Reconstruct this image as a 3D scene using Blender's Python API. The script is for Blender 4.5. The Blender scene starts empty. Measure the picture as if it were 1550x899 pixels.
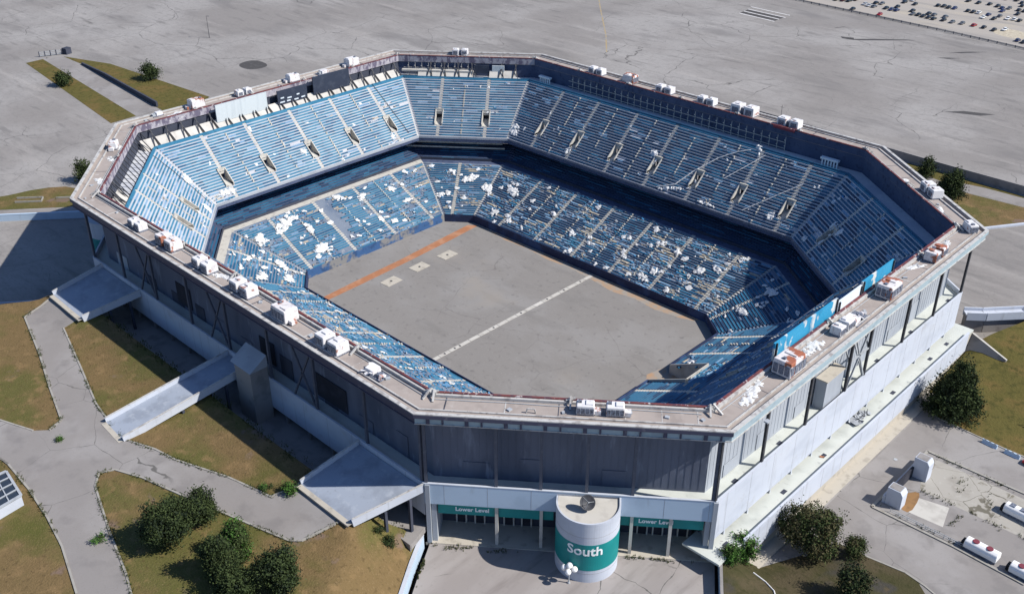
import bpy, bmesh, math, random
from math import radians, sin, cos, pi, atan2, hypot
from mathutils import Vector, Matrix, noise
from mathutils.geometry import delaunay_2d_cdt
import numpy as np

random.seed(11)
S = bpy.context.scene
COL = S.collection

# ------------------------------------------------------------------ helpers
class MB:
    """collects polygons and links them as one mesh object"""
    def __init__(s):
        s.v = []; s.f = []; s.m = []
    def poly(s, pts, mi=0):
        b = len(s.v); s.v += [tuple(p) for p in pts]
        s.f.append(tuple(range(b, b + len(pts)))); s.m.append(mi)
    def mesh(s, vs, fs, mi=0):
        b = len(s.v); s.v += [tuple(p) for p in vs]
        for f in fs:
            s.f.append(tuple(b + i for i in f)); s.m.append(mi)
    def box(s, c, size, rz=0, mi=0, taper=1.0, tilt=None):
        hx, hy, hz = size[0] / 2, size[1] / 2, size[2] / 2
        vs = []
        for z in (-1, 1):
            t = taper if z > 0 else 1
            for x, y in ((-1, -1), (1, -1), (1, 1), (-1, 1)):
                vs.append(Vector((x * hx * t, y * hy * t, z * hz)))
        M = Matrix.Rotation(rz, 3, 'Z')
        if tilt: M = M @ Matrix.Rotation(tilt[0], 3, 'X') @ Matrix.Rotation(tilt[1], 3, 'Y')
        vs = [M @ p + Vector(c) for p in vs]
        s.mesh(vs, [(3, 2, 1, 0), (4, 5, 6, 7), (0, 1, 5, 4), (1, 2, 6, 5), (2, 3, 7, 6), (3, 0, 4, 7)], mi)
    def prism(s, pts, z0, z1, mi=0):
        n = len(pts)
        a = sum(pts[i][0] * pts[(i + 1) % n][1] - pts[(i + 1) % n][0] * pts[i][1] for i in range(n))
        if a < 0: pts = pts[::-1]
        vs = [(p[0], p[1], z0) for p in pts] + [(p[0], p[1], z1) for p in pts]
        fs = [tuple(range(n - 1, -1, -1)), tuple(range(n, 2 * n))]
        fs += [(i, (i + 1) % n, n + (i + 1) % n, n + i) for i in range(n)]
        s.mesh(vs, fs, mi)
    def tube(s, a, b, r0, r1=None, n=8, mi=0, caps=True):
        r1 = r0 if r1 is None else r1
        a = Vector(a); b = Vector(b); d = (b - a).normalized()
        u = d.orthogonal().normalized(); w = d.cross(u)
        vs = []
        for p, r in ((a, r0), (b, r1)):
            for i in range(n):
                t = 2 * pi * i / n
                vs.append(p + (u * cos(t) + w * sin(t)) * r)
        fs = [(i, (i + 1) % n, n + (i + 1) % n, n + i) for i in range(n)]
        if caps: fs += [tuple(range(n - 1, -1, -1)), tuple(range(n, 2 * n))]
        s.mesh(vs, fs, mi)
    def bar(s, a, b, w, h, mi=0):
        """box of width w (level) and height h running from a to b (points on its axis)"""
        a = Vector(a); b = Vector(b); d = (b - a).normalized()
        u = d.cross(Vector((0, 0, 1)))
        u = Vector((1, 0, 0)) if u.length < 1e-4 else u.normalized()
        k = u.cross(d)
        vs = []
        for p in (a, b):
            for x, y in ((-1, -1), (1, -1), (1, 1), (-1, 1)):
                vs.append(p + u * (x * w / 2) + k * (y * h / 2))
        s.mesh(vs, [(0, 1, 2, 3), (7, 6, 5, 4), (1, 0, 4, 5), (2, 1, 5, 6), (3, 2, 6, 7), (0, 3, 7, 4)], mi)
    def lathe(s, c, prof, n=24, mi=0):
        vs = []; fs = []
        for r, z in prof:
            for i in range(n):
                t = 2 * pi * i / n
                vs.append((c[0] + r * cos(t), c[1] + r * sin(t), c[2] + z))
        for k in range(len(prof) - 1):
            for i in range(n):
                fs.append((k * n + i, k * n + (i + 1) % n, (k + 1) * n + (i + 1) % n, (k + 1) * n + i))
        s.mesh(vs, fs, mi)
    def ball(s, c, r, n=12, mi=0, sz=1.0):
        s.lathe(c, [(r * max(0.001, cos(a)), r * sz * sin(a)) for a in [(-pi / 2 + pi * k / 8) for k in range(9)]], n, mi)
    def build(s, name, mats, parent=None, smooth=False):
        me = bpy.data.meshes.new(name)
        me.from_pydata(s.v, [], s.f)
        for m in (mats if isinstance(mats, (list, tuple)) else [mats]): me.materials.append(m)
        if len(me.polygons):
            me.polygons.foreach_set('material_index', s.m)
            if smooth: me.polygons.foreach_set('use_smooth', [True] * len(me.polygons))
        me.update()
        o = bpy.data.objects.new(name, me); COL.objects.link(o)
        if parent is not None: o.parent = parent
        return o

def tag(o, label=None, cat=None, group=None, kind=None):
    for k, v in (('label', label), ('category', cat), ('group', group), ('kind', kind)):
        if v: o[k] = v
    return o

def empty(name, loc=(0, 0, 0), rz=0):
    o = bpy.data.objects.new(name, None); COL.objects.link(o)
    o.location = loc; o.rotation_euler = (0, 0, rz); o.empty_display_size = 0.5
    return o

def copy_tree(o, parent=None):
    c = o.copy(); COL.objects.link(c)
    if parent is not None: c.parent = parent
    for ch in [x for x in o.children]: copy_tree(ch, c)
    return c

def bevel(o, w=0.06, seg=2):
    m = o.modifiers.new('bevel', 'BEVEL'); m.width = w; m.segments = seg; m.limit_method = 'ANGLE'
    return o

# ------------------------------------------------------------------ materials
def N(nt, t, **kw):
    n = nt.nodes.new(t)
    for k, v in kw.items():
        if k.startswith('i_'): n.inputs[k[2:].replace('_', ' ')].default_value = v
        else: setattr(n, k, v)
    return n

def c4(c): return (c[0], c[1], c[2], 1)

class Mat:
    def __init__(s, name, color, rough=0.8, spec=0.3, metal=0.0):
        s.m = bpy.data.materials.new(name); s.m.use_nodes = True
        s.nt = s.m.node_tree; s.b = s.nt.nodes['Principled BSDF']
        s.b.inputs['Roughness'].default_value = rough
        s.b.inputs['Specular IOR Level'].default_value = spec
        s.b.inputs['Metallic'].default_value = metal
        rgb = N(s.nt, 'ShaderNodeRGB'); rgb.outputs[0].default_value = c4(color)
        s.c = rgb.outputs[0]
        s.pos = N(s.nt, 'ShaderNodeNewGeometry').outputs['Position']
    def coord(s, sc=(1, 1, 1), rot=0.0, distort=0.0, dscale=0.2):
        mp = N(s.nt, 'ShaderNodeMapping'); mp.inputs["Scale"].default_value = sc
        mp.inputs['Rotation'].default_value = (0, 0, rot)
        src = s.pos
        if distort:
            nz = N(s.nt, 'ShaderNodeTexNoise', i_Scale=dscale, i_Detail=3.0)
            s.nt.links.new(s.pos, nz.inputs['Vector'])
            vm = N(s.nt, 'ShaderNodeVectorMath', operation='MULTIPLY_ADD')
            s.nt.links.new(nz.outputs['Color'], vm.inputs[0]); vm.inputs[1].default_value = (distort,) * 3
            s.nt.links.new(s.pos, vm.inputs[2]); src = vm.outputs[0]
        s.nt.links.new(src, mp.inputs['Vector'])
        return mp.outputs[0]
    def noise(s, scale, detail=4, rough=0.55, **kw):
        t = N(s.nt, 'ShaderNodeTexNoise'); t.inputs['Scale'].default_value = scale
        t.inputs['Detail'].default_value = detail; t.inputs['Roughness'].default_value = rough
        s.nt.links.new(s.coord(**kw), t.inputs['Vector'])
        return t.outputs['Fac']
    def ramp(s, fac, lo, hi):
        r = N(s.nt, 'ShaderNodeMapRange', interpolation_type='SMOOTHSTEP')
        r.inputs['From Min'].default_value = lo; r.inputs['From Max'].default_value = hi
        s.nt.links.new(fac, r.inputs['Value'])
        return r.outputs[0]
    def mul(s, a, b):
        m = N(s.nt, 'ShaderNodeMath', operation='MULTIPLY')
        s.nt.links.new(a, m.inputs[0])
        if isinstance(b, float): m.inputs[1].default_value = b
        else: s.nt.links.new(b, m.inputs[1])
        return m.outputs[0]
    def mix(s, fac, color, amount=1.0):
        m = N(s.nt, 'ShaderNodeMix', data_type='RGBA')
        if amount != 1.0: fac = s.mul(fac, float(amount))
        s.nt.links.new(fac, m.inputs[0]); s.nt.links.new(s.c, m.inputs[6])
        m.inputs[7].default_value = c4(color); s.c = m.outputs[2]
        return s
    def blotch(s, color, scale, lo=0.45, hi=0.65, amount=1.0, detail=4, rough=0.55, **kw):
        return s.mix(s.ramp(s.noise(scale, detail, rough, **kw), lo, hi), color, amount)
    def cracks(s, color, scale, width, amount=1.0, distort=6.0, dscale=0.12, mask=None):
        v = N(s.nt, 'ShaderNodeTexVoronoi', feature='DISTANCE_TO_EDGE'); v.inputs['Scale'].default_value = scale
        s.nt.links.new(s.coord(distort=distort, dscale=dscale), v.inputs['Vector'])
        mr = N(s.nt, 'ShaderNodeMapRange'); s.nt.links.new(s.noise(.35, 3), mr.inputs['Value'])
        mr.inputs['From Min'].default_value = .32; mr.inputs['From Max'].default_value = .66; mr.inputs['To Min'].default_value = .35; mr.inputs['To Max'].default_value = 2.6
        f = s.ramp(s.mul(v.outputs['Distance'], mr.outputs[0]), width, width * 0.25)
        if mask: f = s.mul(f, s.ramp(s.noise(mask, 2), 0.46, 0.56))
        return s.mix(f, color, amount)
    def lines(s, color, axis_scale, rot, width, amount=1.0):
        """straight joints every 1/axis_scale metres"""
        sp = N(s.nt, 'ShaderNodeSeparateXYZ'); s.nt.links.new(s.coord(sc=(axis_scale,) * 3, rot=rot, distort=0.3, dscale=0.1), sp.inputs[0])
        fr = N(s.nt, 'ShaderNodeMath', operation='FRACT'); s.nt.links.new(sp.outputs[0], fr.inputs[0])
        pp = N(s.nt, 'ShaderNodeMath', operation='PINGPONG'); s.nt.links.new(fr.outputs[0], pp.inputs[0]); pp.inputs[1].default_value = 0.5
        return s.mix(s.ramp(pp.outputs[0], width, width * 0.4), color, amount)
    def bump(s, scale, strength, dist=0.1, detail=4):
        b = N(s.nt, 'ShaderNodeBump'); b.inputs['Strength'].default_value = strength; b.inputs['Distance'].default_value = dist
        s.nt.links.new(s.noise(scale, detail), b.inputs['Height']); s.nt.links.new(b.outputs[0], s.b.inputs['Normal'])
        return s
    def done(s):
        s.nt.links.new(s.c, s.b.inputs['Base Color'])
        return s.m

M = {}
M['asphalt'] = (Mat('aged_asphalt', (.216, .200, .186), .9)
      .blotch((.31, .295, .28), .012, .40, .62, .75).blotch((.13, .122, .118), .02, .52, .72, .55, sc=(1, 2.6, 1), rot=.6)
    .blotch((.14, .132, .125), .05, .56, .7, .6, sc=(1, 5, 1), rot=-.75, detail=6).blotch((.36, .335, .31), .06, .55, .72, .35, sc=(.25, 2.2, 1), rot=-.75)
    .blotch((.15, .14, .132), .35, .5, .75, .35, detail=6)
    .blotch((.16, .15, .142), 1.1, .52, .72, .4, detail=6).blotch((.33, .31, .29), 2.6, .56, .74, .3).blotch((.17, .158, .148), .3, .54, .7, .45, detail=6, sc=(1, 7, 1), rot=-.76).cracks((.075, .07, .066), .028, .008, .8, 10, .05, mask=.012).cracks((.10, .095, .09), .075, .008, .5, 7, .09, mask=.02).done())
M['road'] = (Mat('road_concrete', (.225, .208, .196), .9).blotch((.29, .275, .265), .06, .4, .65, .7).blotch((.165, .153, .147), .18, .50, .70, .6, detail=7).blotch((.17, .16, .15), 2.5, .54, .74, .35)
    .blotch((.21, .19, .17), 1.4, .55, .8, .4).cracks((.075, .072, .066), .06, .006, .8, 2.2, .12, mask=.03).done())
M['plaza'] = (Mat('plaza_asphalt', (.26, .235, .222), .9).blotch((.33, .305, .29), .1, .4, .65, .6, sc=(1.6, .5, 1), rot=.9)
    .blotch((.17, .15, .14), .14, .52, .72, .6, sc=(2.2, .35, 1), rot=.9).blotch((.17, .16, .15), .9, .55, .8, .35)
    .cracks((.06, .06, .055), .07, .008, .85, 2, .15, mask=.05).done())
M['far_lot'] = (Mat('gravel_lot', (.33, .30, .265), .95).blotch((.40, .35, .27), .05, .5, .7, .6).blotch((.24, .225, .21), .05, .48, .7, .7, sc=(.3, 2, 1)).done())
M['patch'] = Mat('dark_patch', (.062, .058, .057), .9).blotch((.10, .096, .092), .4, .5, .75, .7).done()
M['white_paint'] = Mat('worn_white_paint', (.62, .61, .6), .8).blotch((.35, .33, .31), .5, .5, .7, .7).done()
M['yellow_paint'] = Mat('worn_yellow_paint', (.33, .25, .13), .85).blotch((.27, .25, .22), .25, .45, .6, .9).done()
M['dry_grass'] = (Mat('dry_grass', (.145, .100, .046), .95, .1).blotch((.092, .088, .028), .04, .44, .58, .95, detail=7).blotch((.22, .145, .07), .3, .5, .72, .7, detail=7)
    .blotch((.07, .048, .022), .9, .54, .74, .75, detail=7).blotch((.075, .08, .02), .045, .55, .68, .75).blotch((.27, .19, .11), 2.4, .55, .75, .6, sc=(1, 2.2, 1), rot=.5, detail=6).blotch((.045, .034, .018), 2.9, .58, .74, .6, detail=6)
    .blotch((.17, .12, .10), .11, .62, .7, .75).bump(2.2, .5, .35).done())
M['green_grass'] = (Mat('green_grass', (.098, .085, .026), .95, .1).blotch((.135, .095, .034), .1, .45, .65, .9).blotch((.058, .056, .017), .5, .48, .68, .85, detail=8)
    .blotch((.17, .125, .05), 1.8, .56, .76, .5).bump(2.0, .5, .35).done())
M['dark_grass'] = (Mat('dull_grass', (.052, .048, .022), .95, .1).blotch((.075, .06, .035), .09, .45, .62, .9).blotch((.05, .047, .042), .05, .5, .58, .9)  # darker, duller grass for the south-east bank
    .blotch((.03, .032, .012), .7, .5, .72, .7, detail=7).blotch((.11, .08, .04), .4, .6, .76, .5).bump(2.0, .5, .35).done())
M['bridge_deck'] = Mat('bridge_deck', (.29, .325, .385), .85).blotch((.22, .245, .29), .2, .45, .66, .8).blotch((.40, .43, .47), .5, .56, .72, .5).blotch((.16, .17, .19), 1.2, .6, .76, .5).done()
M['kerb'] = Mat('kerb_concrete', (.30, .285, .255), .9).blotch((.20, .18, .15), .8, .5, .72, .8).done()
M['concrete'] = Mat('pale_concrete', (.46, .44, .40), .9).blotch((.33, .31, .28), .35, .48, .7, .7).blotch((.55, .53, .49), .12, .5, .7, .5).done()
M['cream'] = Mat('cream_concrete', (.42, .385, .325), .9).blotch((.28, .255, .215), .5, .5, .7, .7).done()
M['grey_conc'] = Mat('grey_concrete', (.25, .235, .225), .9).blotch((.16, .15, .145), .3, .48, .7, .7).done()
M['dark_conc'] = Mat('dark_wall', (.05, .056, .078), .9).blotch((.035, .04, .058), .3, .45, .65, .8).done()
M['white_wall'] = (Mat('white_panel', (.47, .50, .56), .75).blotch((.39, .42, .48), .10, .45, .7, .7, sc=(1, 1, 2.5)).blotch((.30, .31, .33), .9, .55, .76, .5, sc=(1, 1, .10), detail=6).blotch((.36, .36, .36), .25, .58, .72, .4)
    .blotch((.52, .545, .59), .04, .5, .7, .6).done())
M['blue_wall'] = Mat('pale_blue_panel', (.40, .50, .61), .75).blotch((.33, .42, .52), .15, .45, .7, .7).blotch((.30, .36, .42), .6, .58, .76, .5, sc=(1, 1, .3)).done()
M['clad_shaded'] = (Mat('shaded_wall_cladding', (.12, .135, .18), .75).blotch((.075, .088, .125), .12, .45, .65, .8, sc=(1, 1, .35)).blotch((.21, .235, .30), .5, .58, .7, .6, sc=(1, 1, .2)).done())  # upper cladding darkened and blued: shade painted into the colour
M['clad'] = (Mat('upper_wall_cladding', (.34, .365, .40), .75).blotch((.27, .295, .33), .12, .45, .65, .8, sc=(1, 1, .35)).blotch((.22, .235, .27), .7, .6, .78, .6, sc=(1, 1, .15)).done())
M['floor'] = Mat('deck_floor', (.50, .52, .48), .9).blotch((.40, .42, .39), .2, .45, .7, .8).blotch((.26, .26, .25), .8, .62, .8, .6).done()
M['steel'] = Mat('dark_steel', (.045, .047, .055), .6).blotch((.09, .085, .085), .8, .5, .7, .6).done()
M['slate'] = Mat('slate_steel', (.075, .085, .115), .6).blotch((.12, .13, .16), .8, .5, .7, .6).done()
M['yard'] = (Mat('yard_concrete', (.33, .31, .275), .95).blotch((.24, .22, .19), .15, .45, .66, .8, detail=6).blotch((.13, .115, .08), .45, .60, .72, .85, detail=7).blotch((.40, .38, .34), .8, .55, .72, .5).cracks((.10, .09, .065), .12, .012, .85, 1.5, .2).done())
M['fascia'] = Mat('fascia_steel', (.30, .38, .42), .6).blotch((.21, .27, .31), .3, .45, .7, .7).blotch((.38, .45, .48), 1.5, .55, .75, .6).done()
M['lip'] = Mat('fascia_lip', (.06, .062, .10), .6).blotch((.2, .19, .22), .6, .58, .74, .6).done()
M['roof'] = Mat('roof_walkway', (.33, .285, .255), .95).blotch((.24, .205, .185), .15, .45, .68, .8).blotch((.38, .335, .30), .5, .55, .75, .6).blotch((.48, .455, .43), .25, .66, .74, .6).done()
M['coping'] = Mat('metal_coping', (.46, .45, .43), .6).blotch((.24, .22, .21), .7, .48, .68, .8).blotch((.16, .13, .12), 2.0, .6, .72, .7).done()
M['rim'] = Mat('rusted_rim', (.16, .05, .048), .8).blotch((.085, .035, .05), .8, .42, .62, .9).blotch((.5, .46, .45), 1.1, .6, .68, .85).done()
M['teal'] = Mat('teal_paint', (.004, .20, .20), .5).blotch((.01, .25, .245), .3, .45, .7, .6).done()
M['letter'] = Mat('white_letter_paint', (.78, .80, .80), .6).done()
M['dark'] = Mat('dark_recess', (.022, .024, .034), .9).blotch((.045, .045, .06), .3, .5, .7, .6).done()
M['navy_wall_shade'] = Mat('navy_inner_wall_shade', (.055, .075, .135), .85).blotch((.08, .10, .165), .2, .45, .7, .8).blotch((.02, .027, .055), .8, .5, .7, .6).done()  # navy of inner walls, also painted shade on girder, aisle and club terrace
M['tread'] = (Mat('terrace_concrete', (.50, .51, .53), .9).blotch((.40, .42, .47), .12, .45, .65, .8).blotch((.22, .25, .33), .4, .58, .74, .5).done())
def seat_mat(name, c, faded):
    return Mat(name, c, .55).blotch(faded, .08, .45, .62, .7).blotch(tuple(x * .5 for x in c), .35, .54, .7, .6).done()
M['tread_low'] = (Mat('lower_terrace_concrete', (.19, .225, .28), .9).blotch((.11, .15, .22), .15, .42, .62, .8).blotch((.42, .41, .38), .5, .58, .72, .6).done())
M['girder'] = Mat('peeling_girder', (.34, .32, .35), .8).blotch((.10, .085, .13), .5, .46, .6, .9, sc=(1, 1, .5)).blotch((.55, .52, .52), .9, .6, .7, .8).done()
M['seat5'] = seat_mat('bright_blue_board', (.05, .22, .42), (.12, .33, .50))
M['aisle'] = Mat('aisle_concrete', (.48, .46, .41), .9).blotch((.34, .32, .29), .6, .48, .68, .8).done()
def seat_mat(name, c, faded):
    return Mat(name, c, .55).blotch(faded, .08, .45, .62, .7).blotch(tuple(x * .5 for x in c), .35, .54, .7, .6).done()
M['seat1'] = seat_mat('seat_blue', (.018, .098, .19), (.04, .165, .27))
M['seat2'] = seat_mat('seat_mid_blue', (.038, .17, .28), (.08, .24, .35))
M['seat3'] = seat_mat('seat_faded_blue', (.15, .28, .42), (.25, .38, .50))
M['seat4'] = seat_mat('seat_navy', (.014, .042, .092), (.022, .07, .14))
M['tan'] = Mat('bare_tan_board', (.44, .39, .30), .9).blotch((.30, .25, .18), .8, .45, .65, .7).done()
M['fabric'] = Mat('torn_roof_fabric', (.62, .62, .61), .85).blotch((.46, .46, .45), .6, .46, .68, .8).blotch((.34, .31, .27), 1.1, .58, .72, .6, detail=6).bump(1.2, .5, .3).done()
M['unit'] = Mat('white_unit_paint', (.64, .63, .63), .55).blotch((.58, .55, .56), .5, .5, .7, .7).blotch((.33, .27, .25), 1.0, .54, .72, .6, sc=(1, 1, .3), detail=6).blotch((.28, .10, .06), .6, .60, .66, .8, detail=7).done()
M['unit_rust'] = Mat('rusting_unit_paint', (.64, .61, .60), .6).blotch((.50, .47, .47), .5, .5, .7, .7).blotch((.30, .085, .035), .33, .53, .58, .95, detail=6, sc=(1, 1, .6)).blotch((.30, .24, .22), 1.1, .54, .72, .6, detail=6).done()
M['grille'] = Mat('unit_grille', (.17, .19, .24), .6).blotch((.05, .05, .06), 3, .45, .6, .8).done()
M['field'] = (Mat('field_surface', (.208, .195, .182), .95).blotch((.245, .235, .225), .05, .42, .65, .7).blotch((.175, .165, .155), .10, .52, .72, .6, sc=(.5, 1.6, 1), rot=.4)
    .blotch((.125, .118, .112), .5, .56, .72, .6, detail=8).blotch((.30, .285, .265), 1.6, .56, .74, .4, detail=6).cracks((.12, .11, .105), .05, .008, .5, 3, .1, mask=.03)  .blotch((.26, .235, .205), .03, .58, .70, .6).done())
M['orange'] = Mat('orange_clay', (.335, .145, .072), .95).blotch((.40, .21, .125), .25, .45, .65, .8).blotch((.24, .15, .105), .6, .55, .72, .7).done()
M['clay'] = Mat('tan_clay', (.33, .23, .155), .95).blotch((.27, .245, .215), .35, .42, .6, .95).blotch((.38, .22, .12), .2, .55, .7, .7).done()
M['pad_wall'] = Mat('field_wall_pad', (.02, .03, .075), .7).blotch((.04, .075, .17), .15, .5, .65, .8).done()
M['pad_wall_blue'] = Mat('blue_field_wall_pad', (.035, .09, .21), .7).blotch((.20, .195, .185), .12, .46, .54, .92).blotch((.02, .05, .12), .5, .5, .65, .7).done()
M['board_blue'] = Mat('peeling_blue_board', (.03, .26, .44), .6).blotch((.62, .62, .58), .22, .53, .57, .95, sc=(1, 1, .7), detail=6).blotch((.02, .16, .3), .2, .5, .7, .6).done()
M['board_white'] = Mat('white_board', (.62, .68, .72), .7).blotch((.5, .56, .6), .2, .45, .7, .7).done()
M['board_pale'] = Mat('ribbed_pale_board', (.50, .54, .55), .6).blotch((.42, .46, .48), .3, .45, .7, .8, sc=(1, 3, .15)).done()
M['board_dark'] = Mat('dark_board', (.03, .038, .06), .5).blotch((.055, .065, .09), .4, .5, .7, .7).done()
M['bark'] = Mat('bark', (.09, .07, .05), .95).blotch((.05, .04, .03), 2, .45, .65, .8).done()
def leafm(n, c, c2): return Mat(n, c, .8, .1).blotch(c2, .9, .42, .62, .9).done()
M['leaf_dark'] = leafm('leaf_dark', (.028, .042, .016), (.045, .062, .024))
M['leaf_mid'] = leafm('leaf_mid', (.042, .060, .021), (.062, .082, .03))
M['leaf_olive'] = leafm('leaf_olive', (.062, .06, .028), (.088, .078, .04))
M['leaf_bright'] = leafm('leaf_bright', (.055, .13, .025), (.09, .18, .04))
M['leaf_black'] = leafm('leaf_blackish', (.016, .024, .014), (.024, .034, .018))  # darkest leaf tone, mixed at random through the crowns
M['black'] = Mat('black_rubber', (.015, .015, .016), .8).done()
M['glass'] = Mat('dark_glass', (.03, .04, .055), .15, .5).done()
M['globe'] = Mat('milky_globe', (.8, .79, .77), .4).done()
M['metal'] = Mat('galvanised_steel', (.36, .38, .40), .5).blotch((.25, .26, .28), .8, .5, .7, .7).done()
M['maroon'] = Mat('maroon_paint', (.17, .035, .05), .7).done()
M['dirt'] = Mat('brown_dirt', (.25, .14, .06), .95).blotch((.17, .10, .05), .5, .45, .65, .8).done()
M['weed'] = leafm('weed_leaf', (.05, .065, .02), (.10, .10, .035))

# ------------------------------------------------------------------ the stadium's plan: an octagon, every tier an inset of it
A_, B_, a_, b_ = 117.0, 95.07, 70.734, 58.261
OUT = [Vector(p) for p in ((a_, -B_), (A_, -b_), (A_, b_), (a_, B_), (-a_, B_), (-A_, b_), (-A_, -b_), (-a_, -B_))]
EDIR = [(OUT[(i + 1) % 8] - OUT[i]).normalized() for i in range(8)]
ENOR = [Vector((e.y, -e.x)) for e in EDIR]
EMID = [(OUT[i] + OUT[(i + 1) % 8]) / 2 for i in range(8)]
_cache = {}
def inset(d):
    k = round(d, 4)
    if k not in _cache:
        r = []
        for i in range(8):
            n1, n2 = ENOR[i - 1], ENOR[i]
            c1, c2 = n1.dot(OUT[i]) - d, n2.dot(OUT[i]) - d
            det = n1.x * n2.y - n1.y * n2.x
            r.append(Vector(((c1 * n2.y - c2 * n1.y) / det, (n1.x * c2 - n2.x * c1) / det)))
        _cache[k] = r
    return _cache[k]
def fp(i, s, d, z):
    """point on face i: s along the face from its middle, d in from the outer edge"""
    p = EMID[i] + EDIR[i] * s - ENOR[i] * d
    return Vector((p.x, p.y, z))
def srange(i, d):
    v = inset(d)
    return (v[i] - EMID[i]).dot(EDIR[i]), (v[(i + 1) % 8] - EMID[i]).dot(EDIR[i])
def sweep(mb, prof, faces=range(8), closed=False, mi=0):
    n = len(prof)
    for i in faces:
        for k in range(n if closed else n - 1):
            (d0, z0), (d1, z1) = prof[k], prof[(k + 1) % n]
            p, q = inset(d0), inset(d1)
            j = (i + 1) % 8
            mb.poly([(p[i].x, p[i].y, z0), (p[j].x, p[j].y, z0), (q[j].x, q[j].y, z1), (q[i].x, q[i].y, z1)], mi)
    if closed and len(list(faces)) < 8:
        for i in faces:
            if (i - 1) % 8 not in faces: mb.poly([(inset(d)[i].x, inset(d)[i].y, z) for d, z in prof], mi)
            if (i + 1) % 8 not in faces: mb.poly([(inset(d)[(i + 1) % 8].x, inset(d)[(i + 1) % 8].y, z) for d, z in prof[::-1]], mi)
def fbox(mb, i, s0, s1, d0, d1, z0, z1, mi=0):
    mb.prism([tuple(fp(i, s, d, 0)[:2]) for s, d in ((s0, d0), (s1, d0), (s1, d1), (s0, d1))], z0, z1, mi)
FACE = ['south gate side', 'east side', 'east far corner side', 'far long side', 'far corner side', 'far short side', 'west far corner side', 'near long side']

stadium = empty('stadium', (0, 0, 0))
tag(stadium, 'huge derelict open-roofed octagonal stadium with blue seating tiers and a bare grey field', 'stadium')

# --- roof ring
for i in range(8):
    mb = MB()
    sweep(mb, [(0.3, 31.6), (0.3, 33.0), (-.25, 33.05), (-.25, 33.75), (0.75, 33.75), (0.75, 33.4), (6.3, 33.4), (6.3, 34.0), (7.1, 34.0), (7.1, 31.6)], [i], True)
    o = mb.build('roof_ring', M['roof'], stadium)
    for nm, prof, mt in (('outer_coping', [(-.27, 33.74), (-.27, 34.0), (.55, 34.0), (.55, 33.74)], 'coping'),
                         ('gutter_kerb', [(1.75, 33.38), (1.75, 33.72), (2.05, 33.72), (2.05, 33.38)], 'coping'),
                         ('ring_flange', [(-.05, 31.45), (-.05, 31.62), (.9, 31.62), (.9, 31.45)], 'coping'),
                         ('inner_rim', [(6.75, 33.98), (6.75, 34.3), (7.25, 34.3), (7.25, 33.98)], 'rim'),
                         ('inner_upstand', [(6.24, 33.38), (6.24, 34.04), (6.76, 34.04), (6.76, 33.38)], 'coping'),
                         ('inner_girder', [(7.1, 31.7), (7.1, 33.98), (7.2, 33.98), (7.2, 31.7)], 'navy_wall_shade')):
        m2 = MB(); sweep(m2, prof, [i], True); m2.build(nm, M['lip'] if nm == 'ring_flange' and i not in (0, 1) else M['girder'] if nm == 'inner_girder' and i in (4, 5, 6) else M[mt], o)  # girder navy where shaded, pale where sunlit: light put into the colour
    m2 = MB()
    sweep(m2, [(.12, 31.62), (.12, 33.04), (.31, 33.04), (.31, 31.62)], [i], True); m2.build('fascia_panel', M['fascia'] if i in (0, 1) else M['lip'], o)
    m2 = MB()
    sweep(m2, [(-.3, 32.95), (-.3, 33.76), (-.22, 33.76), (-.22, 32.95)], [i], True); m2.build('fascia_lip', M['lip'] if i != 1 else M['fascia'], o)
    # stiffeners of the girder
    m2 = MB(); s0, s1 = srange(i, 0)
    s = s0 + 2.2; k = 0
    while s < s1 - 1:
        wd = .35 if k % 2 else .7
        fbox(m2, i, s, s + wd, -.1, .13, 31.64, 32.94); s += 4.4 if k % 2 else 3.0; k += 1
    if i == 0: m2.build('girder_stiffener', M['lip'], o)['kind'] = 'stuff'
for i in range(8):
    rnd = random.Random(60 + i); s0, s1 = srange(i, 5.6); q = MB(); s = s0 + 1; pd = 5.5
    while s < s1 - 4:
        e = min(s + rnd.uniform(5, 12), s1 - 1); nd = 5.5 + rnd.uniform(-.25, .25); q.tube(fp(i, s, pd, 33.52), fp(i, e, nd, 33.52), .09, .09, 6); s, pd = e, nd
    q.build('roof_conduit', M['metal'], stadium)
    s = s0 + rnd.uniform(2, 7)
    while s < s1 - 3:
        q = MB(); fbox(q, i, s, s + rnd.uniform(.12, .3), 2.1, 6.2, 33.4, 33.43); q.build('roof_seam', M['dark_conc'] if rnd.random() < .4 else M['coping'], stadium); s += rnd.uniform(6, 13)
        if rnd.random() < .35:
            q = MB(); q.box(fp(i, s + 1, rnd.uniform(2.8, 5), 33.55), (rnd.uniform(.5, 1.1), rnd.uniform(.5, .9), .3), rnd.uniform(0, 3)); q.build('roof_hatch', M['metal'], stadium)
# cable anchors along the inner rim
for i in range(8):
    s0, s1 = srange(i, 6.5); n = max(2, int((s1 - s0) / 22))
    for k in range(n + 1):
        s = s0 + (s1 - s0) * (k + (0 if 0 < k < n else (.02 if k == 0 else -.02))) / n
        m2 = MB()
        m2.bar(fp(i, s, 4.6, 33.5), fp(i, s, 6.9, 34.9), .35, .35); m2.bar(fp(i, s - .9, 6.5, 34.2), fp(i, s + .9, 6.9, 34.6), .3, .3)
        m2.box(fp(i, s, 6.7, 34.35), (.8, .8, .5), atan2(EDIR[i].y, EDIR[i].x))
        m2.build('cable_anchor', M['coping'], stadium)

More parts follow.
